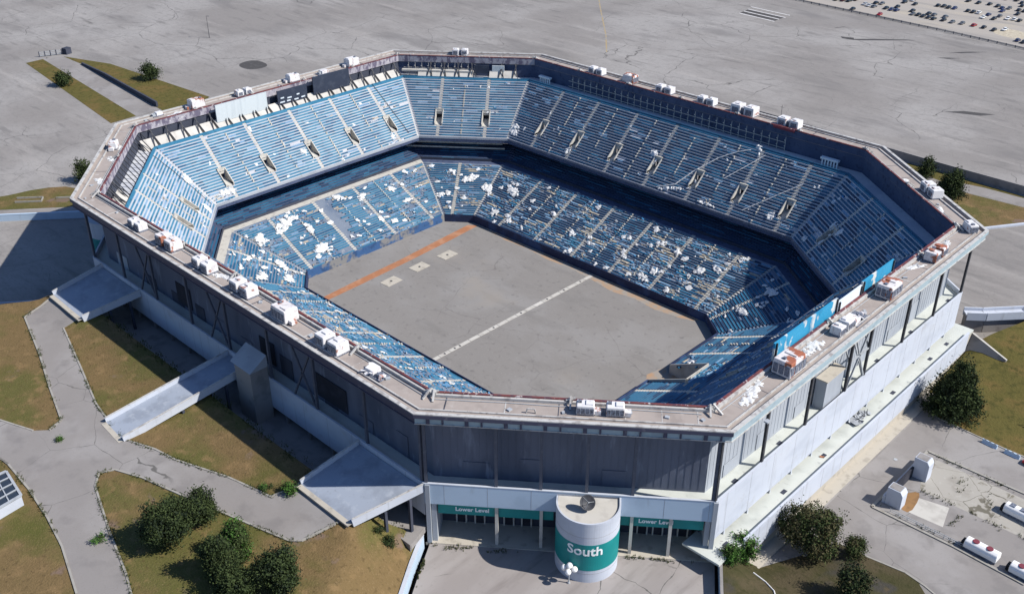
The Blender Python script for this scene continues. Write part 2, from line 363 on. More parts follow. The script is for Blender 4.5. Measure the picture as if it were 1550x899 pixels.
# --- upper outer wall, columns, concourse
MIDW = {0: (), 1: (), 3: (), 5: (), 7: ()}
for i in range(8):
    mb = MB(); sweep(mb, [(6.0, 14.0), (6.0, 31.9), (6.7, 31.9), (6.7, 14.0)], [i], True)
    CL = M['clad'] if i in (1, 2, 3) else M['clad_shaded']  # walls turned from the sun take the copy with shade in it
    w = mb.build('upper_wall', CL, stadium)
    if i in (0, 1, 6, 7):
        m2 = MB(); s0, s1 = srange(i, 6)
        s = s0 + .6 if i < 2 else s1
        rnd = random.Random(i)
        while s < s1 - 1.2:
            fbox(m2, i, s, s + .12, 5.95, 6.02, 14.9, 31.6); s += 1.45
        if m2.f: m2.build('wall_rib', CL, w)['kind'] = 'stuff'
        # shutters and doors at concourse level
        s = s0 + 6
        while s < s1 - 7:
            m2 = MB(); h = rnd.choice((3.2, 4.0, 5.5)); wd = rnd.uniform(3, 6)
            fbox(m2, i, s, s + wd, 5.84, 5.9, 14.4, 14.4 + h)
            m2.build('shutter', M[rnd.choice(('dark_conc', 'clad', 'clad_shaded') if i == 7 else ('clad', 'clad') if i == 1 else ('clad_shaded', 'clad_shaded'))], w); s += wd + rnd.uniform(6, 12)
# long dark recess with seats stored in it on the near long side
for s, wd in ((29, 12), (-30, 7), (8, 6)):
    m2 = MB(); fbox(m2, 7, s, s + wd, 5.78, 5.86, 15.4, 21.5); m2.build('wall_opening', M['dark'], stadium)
colpos = {0: [-28.4, -14.4, -5.6, 3.4, 12.4, 27.9], 1: [-57.2, -40.6, -23.4, -6, 3, 22.5, 40, 57],
          7: [-69.5, -52, -34.7, -17.3, 0, 17.3, 34.7, 52, 69.2], 3: [-52, -34.7, -17.3, 0, 17.3, 34.7, 52], 6: [-28, -14, 0, 14, 28], 2: [-14, 0, 14, 28], 4: [-14, 0, 14], 5: [-40, -20, 0, 20, 40]}
for i, ss in colpos.items():
    for s in ss:
        m2 = MB(); fbox(m2, i, s - .22, s + .22, 2.2, 2.62, 14.0, 31.6)
        fbox(m2, i, s - .3, s + .3, 2.14, 2.3, 14.0, 31.5); fbox(m2, i, s - .3, s + .3, 2.52, 2.68, 14.0, 31.5)
        m2.build('column', M['steel'] if i in (1, 2, 3) else M['slate'], stadium)
m2 = MB()
for (s0, z0, s1, z1) in ((-6, 15, 3, 31), (-6, 31, 3, 15), (-6, 23, 3, 23)):
    m2.bar(fp(1, s0, 2.4, z0), fp(1, s1, 2.4, z1), .35, .35)
for (d0, z0, d1, z1) in ((2.6, 15, 6, 23), (2.6, 23, 6, 31)):
    for s in (-6, 3): m2.bar(fp(1, s, d0, z0), fp(1, s, d1, z1), .3, .3)
m2.build('cross_brace', M['metal'], stadium)
for sa in (-43, -8.7, 26):
    m2 = MB()
    for (x0, z0, x1, z1) in ((0, 15, 8.7, 31), (0, 31, 8.7, 15)): m2.bar(fp(7, sa + x0, 2.4, z0), fp(7, sa + x1, 2.4, z1), .4, .4)
    m2.build('cross_brace', M['slate'], stadium)
for i in range(8):
    zb = {0: 10.3, 1: 5.2, 7: 7.2, 6: 7.2}.get(i, 7.2)
    mb = MB(); sweep(mb, [(2.0, zb), (2.0, 15.4), (2.35, 15.4), (2.35, zb)], [i], True)
    o = mb.build('concourse_parapet', M['blue_wall'] if i in (0,) else M['white_wall'], stadium)  # white parapet made blue on the south: weak sun and skylight painted in
    m2 = MB(); sweep(m2, [(1.94, 15.38), (1.94, 15.52), (2.4, 15.52), (2.4, 15.38)], [i], True); m2.build('parapet_coping', M['white_wall'], o)
    m2 = MB(); s0, s1 = srange(i, 2); s = s0 + 4
    while s < s1: fbox(m2, i, s, s + .05, 1.985, 2.01, zb + .1, 15.3); s += 8.7
    m2.build('panel_joint', M['grey_conc'], o)['kind'] = 'stuff'
    mb = MB(); sweep(mb, [(2.35, 13.7), (2.35, 14.2), (6.0, 14.2), (6.0, 13.7)], [i], True); mb.build('concourse_floor', M['floor'], stadium)
# lower storey: recessed walls and floors
for i in (1, 6, 7):
    mb = MB(); sweep(mb, [(6.4, -4), (6.4, 13.8), (7.0, 13.8), (7.0, -4)], [i], True); mb.build('lower_wall', M['dark_conc'], stadium)
mb = MB(); sweep(mb, [(-4.0, 2.9), (-4.0, 4.3), (7, 4.3), (7, 2.9)], [7], True); mb.build('lower_terrace', M['grey_conc'], stadium)
mb = MB(); sweep(mb, [(-4.1, -4), (-4.1, 4.6), (-3.7, 4.6), (-3.7, -4)], [7], True); mb.build('terrace_edge', M['grey_conc'], stadium)
s = -66
while s < 68:
    m2 = MB(); fbox(m2, 7, s - .25, s + .25, 2.5, 3.0, 4.3, 9); m2.build('lower_column', M['grey_conc'], stadium); s += 8.7
s = -62
rnd = random.Random(4)
while s < 60:
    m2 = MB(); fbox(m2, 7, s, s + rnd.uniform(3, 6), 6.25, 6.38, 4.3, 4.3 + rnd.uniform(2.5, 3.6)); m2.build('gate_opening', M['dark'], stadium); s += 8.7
# east lower terrace
mb = MB(); fbox(mb, 1, -60, 62, -1.8, 7, 2.9, 3.4); mb.build('lower_terrace', M['floor'], stadium)
mb = MB(); fbox(mb, 1, -51.5, 58, -2.15, -1.75, -1.4, 4.35)
o = mb.build('terrace_parapet', M['white_wall'], stadium)
m2 = MB(); fbox(m2, 1, -51.5, 58, -2.2, -1.7, 4.34, 4.46); m2.build('parapet_coping', M['white_wall'], o)
m2 = MB(); s = -46
while s < 56: fbox(m2, 1, s, s + .06, -2.165, -2.14, -1.3, 4.25); s += 8.7
m2.build('panel_joint', M['grey_conc'], o)['kind'] = 'stuff'
mb = MB(); fbox(mb, 1, -52.5, 62, -1.8, -1.2, -4.1, 2.95); mb.build('terrace_base', M['cream'], stadium)
mb = MB(); fbox(mb, 1, -52, 40, -4.6, -1.8, -4.1, -3.8); mb.build('terrace_footing', M['cream'], stadium)
s = -52
while s < 60:
    m2 = MB(); fbox(m2, 1, s - .2, s + .2, 2.4, 2.8, 3.4, 8); m2.build('lower_column', M['white_wall'], stadium); s += 8.7
for s in (-55, -33, -16, 1.5, 18, 39, 49):
    m2 = MB(); fbox(m2, 1, s, s + 1.6, .0, .9, 3.38, 3.46); m2.build('floor_drain', M['dark_conc'], stadium)
for s in (-49, -32, 12, 30, 52):
    m2 = MB(); fbox(m2, 1, s, s + 1.5, 3.2, 4.1, 14.18, 14.26); m2.build('floor_drain', M['dark_conc'], stadium)
# stair enclosure boxes
m2 = MB(); fbox(m2, 1, -14.5, -6.5, 3.0, 5.6, 14.2, 21.6); o = m2.build('stair_enclosure', M['clad'], stadium)
m2 = MB(); fbox(m2, 1, -14.7, -6.3, 2.8, 5.7, 21.6, 21.85); m2.build('enclosure_roof', M['cream'], o)
m2 = MB(); m2.prism([tuple(fp(7, s, d, 0)[:2]) for s, d in ((8.5, 2), (8.5, -1.2), (10, -2.6), (16.5, -2.6), (16.5, 2))], -4, 18.5); o = m2.build('stair_tower', M['grey_conc'], stadium)
m2 = MB(); vs = [fp(7, 8.4, -2.7, 18.5), fp(7, 16.6, -2.7, 18.5), fp(7, 16.6, 2.05, 18.5), fp(7, 8.4, 2.05, 18.5), fp(7, 8.4, 2.05, 21.5), fp(7, 16.6, 2.05, 21.5)]
m2.mesh(vs, [(0, 1, 2, 3), (0, 4, 5, 1), (3, 2, 5, 4), (0, 3, 4), (1, 5, 2)]); m2.build('sloped_roof', M['clad'], o)

# --- south gate: recess, sign bands, doors, columns
mb = MB(); sweep(mb, [(8.6, -0.5), (8.6, 13.8), (9.2, 13.8), (9.2, -.5)], [0], True); mb.build('gate_wall', M['dark_conc'], stadium)
mb = MB(); sweep(mb, [(2.4, 10.3), (2.4, 10.6), (8.7, 10.6), (8.7, 10.3)], [0], True); mb.build('gate_soffit', M['dark_conc'], stadium)
mb = MB(); sweep(mb, [(1.6, -.5), (1.6, .16), (8.6, .16), (8.6, -.5)], [0], True); mb.build('gate_step', M['cream'], stadium)
for i0, i1 in ((-27.6, -26.6), (27.0, 28.0)):
    m2 = MB(); fbox(m2, 0, i0, i1, 2.3, 8.6, .1, 10.4); m2.build('gate_side_wall', M['clad'], stadium)
m2 = MB(); fbox(m2, 0, -28.6, -27.7, 1.6, 2.6, -.4, 15.3); m2.build('corner_pier', M['clad'], stadium)
m2 = MB(); fbox(m2, 0, 28.1, 29, 1.7, 2.6, -.4, 15.3); m2.build('corner_pier', M['clad'], stadium)
for s0, s1 in ((-26.4, -14.8), (-14.2, -3), (9.5, 12.3), (12.6, 26.8)):
    m2 = MB(); fbox(m2, 0, s0, s1, 3.0, 3.3, 7.1, 10.28); m2.build('sign_band', M['teal'], stadium)
for s in (-14.4, -5.4, 12.6, 20.3):
    m2 = MB(); fbox(m2, 0, s - .32, s + .32, 2.3, 2.9, .1, 10.4); m2.build('gate_column', M['concrete'], stadium)
for s in (-22.5, -18.6, -12.5, -8.8, 15.2, 18.4, 23.5):
    m2 = MB()
    fbox(m2, 0, s - 1.15, s - .85, 8.2, 8.6, .1, 3.3); fbox(m2, 0, s + .85, s + 1.15, 8.2, 8.6, .1, 3.3); fbox(m2, 0, s - 1.15, s + 1.15, 8.2, 8.6, 3.3, 3.6)
    o = m2.build('doorway', M['concrete'], stadium)
    m3 = MB(); fbox(m3, 0, s - .85, s + .85, 8.45, 8.58, .1, 3.3); m3.build('door', M['dark'], o)
    m3 = MB(); m3.mesh([fp(0, s - 1.5, 8.6, 5.4), fp(0, s + 1.5, 8.6, 5.4), fp(0, s + 1.3, 7.2, 4.0), fp(0, s - 1.3, 7.2, 4.0), fp(0, s - 1.5, 8.6, 3.8), fp(0, s + 1.5, 8.6, 3.8)],
        [(0, 3, 2, 1), (3, 4, 5, 2), (0, 4, 3), (1, 2, 5)]); m3.build('awning', M['dark'], o)
m2 = MB(); fbox(m2, 0, -26, -22.5, 8.42, 8.55, 3.6, 6.2); m2.build('notice_board', M['tan'], stadium)

def text_mesh(txt, size, bold=0.0):
    cu = bpy.data.curves.new('lettering', 'FONT'); cu.body = txt; cu.size = size; cu.align_x = 'CENTER'; cu.align_y = 'CENTER'
    cu.extrude = .03; cu.offset = bold; cu.resolution_u = 3
    o = bpy.data.objects.new('lettering', cu); COL.objects.link(o)
    dg = bpy.context.evaluated_depsgraph_get(); dg.update()
    me = bpy.data.meshes.new_from_object(o.evaluated_get(dg))
    bpy.data.objects.remove(o); bpy.data.curves.remove(cu)
    return me
for s, z in ((-19.4, 8.5), (17.4, 8.5)):
    me = text_mesh('Lower Level', 1.38, .035); me.materials.append(M['letter'])
    for v in me.vertices: v.co = fp(0, s + v.co.x, 2.96 - v.co.z, z + v.co.y)
    o = bpy.data.objects.new('lettering', me); COL.objects.link(o); o.parent = stadium

# round gate tower with the place name
TC = Vector((96.9, -74.2)); TR = 6.3
ang0 = atan2(ENOR[0].y, ENOR[0].x)
def upts(r, back=2.0, n=40):
    p = []
    for k in range(n + 1):
        t = ang0 - pi / 2 + pi * k / n
        p.append((TC.x + r * cos(t), TC.y + r * sin(t)))
    e = -ENOR[0] * back
    return p + [(p[-1][0] + e.x, p[-1][1] + e.y), (p[0][0] + e.x, p[0][1] + e.y)]
m2 = MB(); m2.prism(upts(TR), -.5, 14.55)
tower = m2.build('gate_tower', M['white_wall'], stadium)
for nm, mt, r0, z0, z1 in (('teal_band', 'teal', .03, 3.1, 9.7), ('tower_roof', 'concrete', -.3, 14.4, 14.62)):
    m3 = MB(); m3.prism(upts(TR + r0, 1.9), z0, z1); m3.build(nm, M[mt], tower)
m3 = MB(); ou = upts(TR + .02, 1.95); iu = upts(TR - .32, 1.95)
for k in range(len(ou) - 1):
    p, q, r, t = ou[k], ou[k + 1], iu[k + 1], iu[k]
    m3.mesh([(*p, 14.5), (*q, 14.5), (*r, 14.5), (*t, 14.5), (*p, 15.0), (*q, 15.0), (*r, 15.0), (*t, 15.0)], [(0, 1, 5, 4), (4, 5, 6, 7), (2, 3, 7, 6)])
m3.build('tower_coping', M['white_wall'], tower)
for z in (11.5, 2.2):
    m3 = MB(); m3.prism(upts(TR + .015, 1.9), z, z + .05); m3.build('tower_joint', M['grey_conc'], tower)
EC = EMID[6]; m3 = MB()
def upts6(r, n=30):
    a = atan2(ENOR[6].y, ENOR[6].x); p = [(EC.x + r * cos(a - pi / 2 + pi * k / n), EC.y + r * sin(a - pi / 2 + pi * k / n)) for k in range(n + 1)]
    e = -ENOR[6] * 1.95
    return p + [(p[-1][0] + e.x, p[-1][1] + e.y), (p[0][0] + e.x, p[0][1] + e.y)]
m3.prism(upts6(6.3), -4, 15.0); t6 = m3.build('gate_tower', M['white_wall'], stadium)
m3 = MB(); m3.prism(upts6(6.33), 3.1, 9.7); m3.build('teal_band', M['teal'], t6)
me = text_mesh('South', 3.1, .055); me.materials.append(M['letter'])
for v in me.vertices:
    t = radians(-54.2) + v.co.x / TR; r = TR + .08 + v.co.z
    v.co = (TC.x + r * cos(t), TC.y + r * sin(t), 8.05 + v.co.y)
o = bpy.data.objects.new('lettering', me); COL.objects.link(o); o.parent = tower

# ------------------------------------------------------------------ seating
NU, NL = 24, 27
def up_dz(k): return 12.0 + 18.0 * k / NU, 26.577 - 17.077 * k / NU
def lo_dz(k): return 34.0 + 23.6 * k / NL, 1.0 - 11.0 * k / NL
AISLE_U = {3: [48.4, 31.3, 13.7, -3.4, -20.6, -37.1, -54.3], 5: [35.8, 19.2, .8, -17, -35], 4: [8, -10], 2: [8, -11], 6: [-3, 9.5], 1: [36, 18, 0, -18, -36], 7: [51, 34, 17, 0, -17, -34, -51], 0: [9, -9]}
AISLE_L = {3: [38.5, 21.5, 4.5, -12, -28.2, -46], 5: [-25.6, -8, 9.6, 28], 4: [-1.2], 2: [7], 6: [0], 1: [-26, -9, 16, 28], 7: [40, 23, 6, -12, -29, -46], 0: [0]}
def chaos(i, tier, s, d):
    n = noise.noise(Vector((s / 9.0, d / 5.0, i * 7.3 + (50 if tier == 'u' else 0))))
    n2 = noise.noise(Vector((s / 3.0, d / 1.5, i * 3.1 + 20)))
    base = {'u': -.28, 'l': .02}[tier]
    if tier == 'l': base += {3: .27, 7: .42, 5: .14, 4: .16, 6: .15, 2: -.5, 1: -.1, 0: -.1}[i]
    if tier == 'l' and i == 5 and s > 10: base += .08
    return n + .5 * n2 + base
class SeatBuild:
    def __init__(s, h=.42, dp=.38): s.mb = MB(); s.h = h; s.dp = dp
    def seg(s, i, s0, s1, dk, zk, mi, rnd, drop=0):
        # bench with a back, facing the field
        hh = s.h
        pr = [(.02, .02), (.02, hh), (s.dp, hh - .04), (s.dp, .05)]
        j = rnd.uniform(-.05, .05)
        b = len(s.mb.v)
        for sx in (s0, s1):
            for dd, zz in pr:
                s.mb.v.append(tuple(fp(i, sx, dk + dd + (j if drop else 0), zk + zz * (1 - .5 * drop))))
        n = len(pr)
        for k in range(1, n - 1):
            s.mb.f.append((b + k, b + k + 1, b + n + k + 1, b + n + k)); s.mb.m.append(mi)
        s.mb.f.append((b + 0, b + 1, b + n + 1, b + n)); s.mb.m.append(mi)
        s.mb.f.append(tuple(b + k for k in range(n))); s.mb.m.append(mi)
        s.mb.f.append(tuple(b + n + k for k in range(n - 1, -1, -1))); s.mb.m.append(mi)
deb = MB()       # loose seat boards
def tier(i, T):
    n, fdz, ais = (NU, up_dz, AISLE_U[i]) if T == 'u' else (NL, lo_dz, AISLE_L[i])
    rnd = random.Random(i * 10 + (T == 'u'))
    prof = []
    for k in range(n + 1):
        d, z = fdz(k)
        if k == 0: prof.append((d, z))
        else:
            prof.append((d, fdz(k - 1)[1])); prof.append((d, z))
    holes = []
    if T == 'u': holes = [(a, 22.3, 26.3) for a in ais]
    tread = MB()
    tun = (T == 'l' and i == 1)
    for k in range(len(prof) - 1):
        (d0, z0), (d1, z1) = prof[k], prof[k + 1]
        a0, a1 = srange(i, d0); e0, e1 = srange(i, d1)
        cuts = []
        dm = (d0 + d1) / 2
        for (a, h0, h1) in holes:
            if h0 < dm < h1: cuts.append((a - 1.25, a + 1.25))
        if tun and dm > 46: cuts.append((-3, 7))
        cuts.sort()
        xs = [None] + [c for cc in cuts for c in cc] + [None]
        for c in range(0, len(xs), 2):
            l0, l1 = (a0, e0) if xs[c] is None else (xs[c], xs[c])
            r0, r1 = (a1, e1) if xs[c + 1] is None else (xs[c + 1], xs[c + 1])
            if r0 > l0: tread.poly([fp(i, l0, d0, z0), fp(i, r0, d0, z0), fp(i, r1, d1, z1), fp(i, l1, d1, z1)])
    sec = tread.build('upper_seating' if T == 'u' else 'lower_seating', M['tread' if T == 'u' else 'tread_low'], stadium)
    sb = SeatBuild(.48, .43 if i in (3, 2) else .38) if T == 'u' else SeatBuild(.34, .54)
    prim, sec_ = {3: (3, 0), 4: (0, 1), 5: (1, 0), 6: (1, 2), 2: (0, 3), 1: (0, 3), 7: (1, 0), 0: (0, 1)}[i]  # seat tones differ by face: sunlit and shaded sides put into the colour
    if T == 'l' and i in (5, 6): prim, sec_ = (0, 1) if i == 6 else (1, 0)
    for k in range(n):
        d, z = fdz(k); z = fdz(k)[1] if k == 0 else fdz(k)[1]
        if T == 'l' and k == 0: continue
        a0, a1 = srange(i, d + .4)
        xs = []
        lo, hi = a0 + .75, a1 - .75
        pts = [lo]
        for a in sorted(ais):
            if lo < a - .7 < hi or lo < a + .7 < hi:
                w = .7
                if T == 'u' and 21.6 < d < 26.4: w = 1.55
                pts += [a - w, a + w]
        pts.append(hi)
        for q in range(0, len(pts), 2):
            x, xe = pts[q], pts[q + 1]
            while x < xe - .2:
                L = min(rnd.uniform(1.6, 5.2), xe - x)
                if xe - x - L < .8: L = xe - x
                xm = x + L / 2
                skip = (tun and d > 45.4 and -3.4 < xm < 7.4) or (T == 'l' and i == 5 and 4.6 < xm < 9 and d < 53)
                ch = chaos(i, T, xm, d)
                r = rnd.random()
                if not skip:
                    cz = noise.noise(Vector((xm / 7.0, d / 2.2, i * 9.1 + 4)))
                    if T == 'l' and ch > .05 and cz > .30:
                        if r < .55: sb.seg(i, x, x + L, d, z, 4, rnd, 1 if r < .25 else 0)
                        elif r < .8: sb.seg(i, x, x + L, d, z, 2, rnd)
                        for _ in range(int(L * .8)):
                            c = fp(i, x + rnd.random() * L, d + rnd.uniform(0, .75), z + rnd.uniform(.1, .5))
                            deb.box(c, (rnd.uniform(.4, 1.4), rnd.uniform(.2, .42), .06), atan2(EDIR[i].y, EDIR[i].x) + rnd.gauss(0, .3), rnd.choice((4, 4, 3, 2)), tilt=(rnd.uniform(-.4, .4), rnd.uniform(-.3, .3)))
                    elif ch > .30:
                        if r < .45: sb.seg(i, x, x + L, d, z, rnd.choice((0, 1, 1, 2)), rnd, 0)
                        elif r < .49: sb.seg(i, x, x + L, d, z, 4, rnd, 1)
                        for _ in range(int(L * 1.4)):
                            if rnd.random() < .75:
                                ss, dd = x + rnd.random() * L, d + rnd.uniform(0, .75)
                                c = fp(i, ss, dd, z + rnd.uniform(.12, .6))
                                deb.box(c, (rnd.uniform(.3, 1.1), rnd.uniform(.2, .42), .06), atan2(EDIR[i].y, EDIR[i].x) + rnd.gauss(0, .35), rnd.choice((0, 1, 1, 2, 2, 2, 2, 3, 3, 4)), tilt=(rnd.uniform(-.5, .5), rnd.uniform(-.4, .4)))
                    else:
                        if r < .012: pass
                        else:
                            big = noise.noise(Vector((xm / 14, d / 7, i * 5.0 + 2)))
                            mi = prim if r + big * .5 < .74 else sec_
                            if rnd.random() < .035: mi = 2
                            if k == 0 and T == 'u': mi = 1
                            sb.seg(i, x, x + L, d, z, mi, rnd)
                x += L
    sb.mb.build('seat_rows', [M['seat1'], M['seat2'], M['seat3'], M['seat4'], M['tan']], sec)
    # stairs in the aisles, with the corner aisles
    step = (fdz(1)[0] - fdz(0)[0])
    for a, lo_k, hi_k in [(a, l, h) for a in ais for l, h in (((0, 21.9), (26.2, 99)) if T == 'u' else ((0, 99),))]:
        st = MB()
        for k in range(n):
            d, z = fdz(k)
            if not lo_k <= d < hi_k: continue
            w = .62
            fbox(st, i, a - w, a + w, d, d + step * .5, z - .05, z + .38 * (18.5 / 26 if T == 'u' else 11 / 27) / .5 * .5)
            fbox(st, i, a - w, a + w, d + step * .5, d + step - .005, z - .05, z + .012)
        st.build('aisle_stairs', M['aisle'], sec)
        if T == 'u' and lo_k == 0:
            pz = 28 - (22.3 - 10.5) * 18.5 / 19.5
            v = MB()
            zt = 28.0 - (22.3 - 10.5) * .949; zb = zt - 4.4
            v.poly([fp(i, a - 1.25, 26.3, zb + .9), fp(i, a + 1.25, 26.3, zb + .9), fp(i, a + 1.25, 20.5, zb + 2.3), fp(i, a - 1.25, 20.5, zb + 2.3)])
            for sd in (-1, 1):
                fbox(v, i, a + sd * 1.4 - .15, a + sd * 1.4 + .15, 21.9, 26.5, zb, zb + 1.6)
                vs = [fp(i, a + sd * 1.25, 21.8, zb), fp(i, a + sd * 1.55, 21.8, zb), fp(i, a + sd * 1.55, 26.6, zb), fp(i, a + sd * 1.25, 26.6, zb),
                      fp(i, a + sd * 1.25, 21.8, zt + 1.5), fp(i, a + sd * 1.55, 21.8, zt + 1.5), fp(i, a + sd * 1.55, 26.6, zb + 1.7), fp(i, a + sd * 1.25, 26.6, zb + 1.7)]
                v.mesh(vs, [(0, 1, 5, 4), (1, 2, 6, 5), (2, 3, 7, 6), (3, 0, 4, 7), (4, 5, 6, 7)])
            fbox(v, i, a - 1.55, a + 1.55, 21.7, 22.2, zt - .6, zt + 1.5)
            vo = v.build('portal', M['aisle'], sec)
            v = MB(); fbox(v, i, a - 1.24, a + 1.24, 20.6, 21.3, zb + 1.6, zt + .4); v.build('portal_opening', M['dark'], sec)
    # thin secondary steps between the aisles
    for q in range(len(ais) - 1):
        st = MB(); a = (sorted(ais)[q] + sorted(ais)[q + 1]) / 2
        if tun and -3.5 < a < 7.5: continue
        for k in range(1, n, 1):
            d, z = fdz(k)
            fbox(st, i, a - .22, a + .22, d - .02, d + step * 1.02, z - .8, z + .02)  # mostly buried strip, added to join the step blocks
            if rnd.random() < .62: fbox(st, i, a - .22, a + .22, d + .06, d + .5, z, z + .7)
        st.build('mid_steps', M['aisle'], sec)
    st = MB()     # corner aisle: along the mitre at the face's start
    for k in range(n):
        d, z = fdz(k); a0, _ = srange(i, d + .2); a0b, _ = srange(i, d + step)
        if T == 'l' and i in (2,): continue
        st.prism([tuple(fp(i, x, y, 0)[:2]) for x, y in ((srange(i, d)[0] + .06, d + .01), (srange(i, d)[0] + .7, d + .01), (a0b + .7, d + step - .01), (a0b + .06, d + step - .01))], z - .8, z + .06)
    if st.f: st.build('corner_stairs', M['aisle'], sec)
    return sec
for i in range(8):
    sec = tier(i, 'u')
    m2 = MB(); sweep(m2, [(30.05, 9.3), (30.05, 10.1), (30.3, 10.1), (30.3, 9.3)], [i], True); m2.build('front_rail', M['clad'] if i in (4, 5, 6) else M['clad_shaded'], sec)
    m2 = MB(); sweep(m2, [(30.0, 8.2), (30.0, 9.45), (30.25, 9.45), (30.25, 8.2)], [i], True); m2.build('deck_edge', M['navy_wall_shade'], sec)
    m2 = MB(); sweep(m2, [(30.3, 8.35), (22, 12.5), (22, 6.0)], [i]); m2.build('deck_underside', M['navy_wall_shade'], sec)
    m2 = MB(); sweep(m2, [(6.7, 26.577), (12.0, 26.577)], [i]); m2.build('top_walkway', M['tread'], sec)
    m2 = MB(); sweep(m2, [(11.8, 26.5), (11.8, 27.6), (12.0, 27.6), (12.0, 26.5)], [i], True); m2.build('back_rail', M['seat2'] if i in (4, 5, 6) else M['seat1'], sec)  # darker blue on the less lit faces: shade put into the colour
    m2 = MB(); sweep(m2, [(6.72, 26.4), (6.72, 31.8), (6.8, 31.8), (6.8, 26.4)], [i], True); m2.build('back_wall', M['navy_wall_shade'] if i in (1, 2, 3, 4) else M['dark_conc'], sec)
    sec = tier(i, 'l')
    m2 = MB(); sweep(m2, [(31.2, 1.03), (34.0, 1.0)], [i]); m2.build('cross_aisle', M['aisle'] if i in (5, 6, 7) else M['navy_wall_shade'], sec)  # navy faces: shade below the deck painted into the aisle colour
    m2 = MB(); sweep(m2, [(31.0, .9), (31.0, 2.0), (31.25, 2.0), (31.25, .9)], [i], True); m2.build('club_rail', M['dark_conc'], sec)
    # club rows under the overhang
    m2 = MB()
    for k in range(9):
        d0, d1, z = 30.9 - k, 29.9 - k, 1.4 + .5 * k
        if k < 8: sweep(m2, [(d0, z - .5), (d0, z), (d1, z)], [i])
    m2.build('club_terrace', M['navy_wall_shade'], sec)  # terrace made navy: shade under the overhang painted in
    sb = SeatBuild(); rnd = random.Random(77 + i)
    for k in range(8):
        d, z = 29.92 - k, 1.4 + .5 * k; a0, a1 = srange(i, d + .4); x = a0 + 1
        while x < a1 - 2.5:
            L = rnd.uniform(2, 6); L = min(L, a1 - 1 - x); sb.seg(i, x, x + L, d, z, rnd.choice((0, 0, 0, 3) if i in (5, 6, 7) else (3, 3, 0)), rnd); x += L + .05
    sb.mb.build('club_rows', [M['seat1'], M['seat2'], M['seat3'], M['seat4'], M['tan']], sec)
    m2 = MB(); sweep(m2, [(57.6, -10.05), (57.75, -9.1), (58.0, -9.1), (58.1, -12.05)], [i])
    if i != 1: m2.build('field_wall', M['pad_wall_blue'] if i == 5 else M['pad_wall'], sec)
    else:
        for s0, s1 in ((None, -3.1), (7.1, None)):
            v = MB(); a0, a1 = srange(1, 57.8); fbox(v, 1, a0 if s0 is None else s0, a1 if s1 is None else s1, 57.65, 58.05, -12.05, -9.15); v.build('field_wall', M['pad_wall'], sec)
        v = MB()
        for s0, s1 in ((-3.3, -3.0), (7.0, 7.3)):
            vs = [fp(1, s, d, z) for s in (s0, s1) for d, z in ((45.8, -12), (58, -12), (58, -9.2), (45.8, -3.2))]
            v.mesh(vs, [(0, 1, 2, 3), (7, 6, 5, 4), (0, 3, 7, 4), (3, 2, 6, 7), (2, 1, 5, 6)])
        fbox(v, 1, -3, 7, 45.6, 45.9, -12, -3.2); o = v.build('tunnel_wall', M['concrete'], sec)
        v = MB(); fbox(v, 1, -1.2, 1, 45.9, 45.96, -11.9, -9.6); v.build('tunnel_door', M['dark'], o)
deb_o = deb.build('seat_debris', [M['seat1'], M['seat2'], M['seat5'], M['seat3'], M['tan']])
tag(deb_o, 'loose broken blue and tan seat boards strewn over the lower seating rows', 'debris', kind='stuff')

tat = MB(); rnd = random.Random(31)
for i, T, n_, lo_, hi_ in ((3, 'l', 62, 36, 57), (5, 'l', 48, 35, 56), (6, 'l', 34, 35, 57), (4, 'l', 16, 36, 56), (7, 'l', 60, 36, 57), (2, 'l', 12, 37, 56), (3, 'u', 34, 13, 29.5), (6, 'u', 12, 14, 29), (5, 'u', 16, 14, 29.5), (2, 'u', 14, 14, 29), (4, 'u', 8, 14, 29)):
    k = 0
    while k < n_:
        d = rnd.uniform(lo_, hi_); a0, a1 = srange(i, d + 1); sc_ = rnd.uniform(a0 + 2, a1 - 2)
        if noise.noise(Vector((sc_ / 8, d / 6, i * 4.4))) < (-.05 if k % 3 else -.6): continue
        k += 1; c = rnd.uniform(.4, 1.5) * (.6 if T == 'u' else 1); w_ = c * rnd.uniform(.35, .9); th0 = rnd.uniform(-.5, .5); pts = []
        fz = lambda dd: (28.0 - (dd - 10.5) * 18.5 / 19.5) if T == 'u' else (1.0 - (dd - 34.0) * 11 / 23.6)
        m_ = 11
        for q_ in range(m_):
            t = 2 * pi * q_ / m_; r_ = rnd.uniform(.45, 1.2); x, y = c * r_ * cos(t), w_ * r_ * sin(t)
            dd = d + y * cos(th0) + x * sin(th0); pts.append(fp(i, sc_ + x * cos(th0) - y * sin(th0), dd, fz(dd) + rnd.uniform(.52, .75)))
        ctr = fp(i, sc_, d, fz(d) + rnd.uniform(.7, .95)); b_ = len(tat.v); tat.v += [tuple(ctr)] + [tuple(p) for p in pts]
        for q_ in range(m_): tat.f.append((b_, b_ + 1 + q_, b_ + 1 + (q_ + 1) % m_)); tat.m.append(0)
tag(tat.build('fabric_tatters', M['fabric']), 'countless small flat tatters of white roof fabric littering the seating rows', 'tatters', kind='stuff')
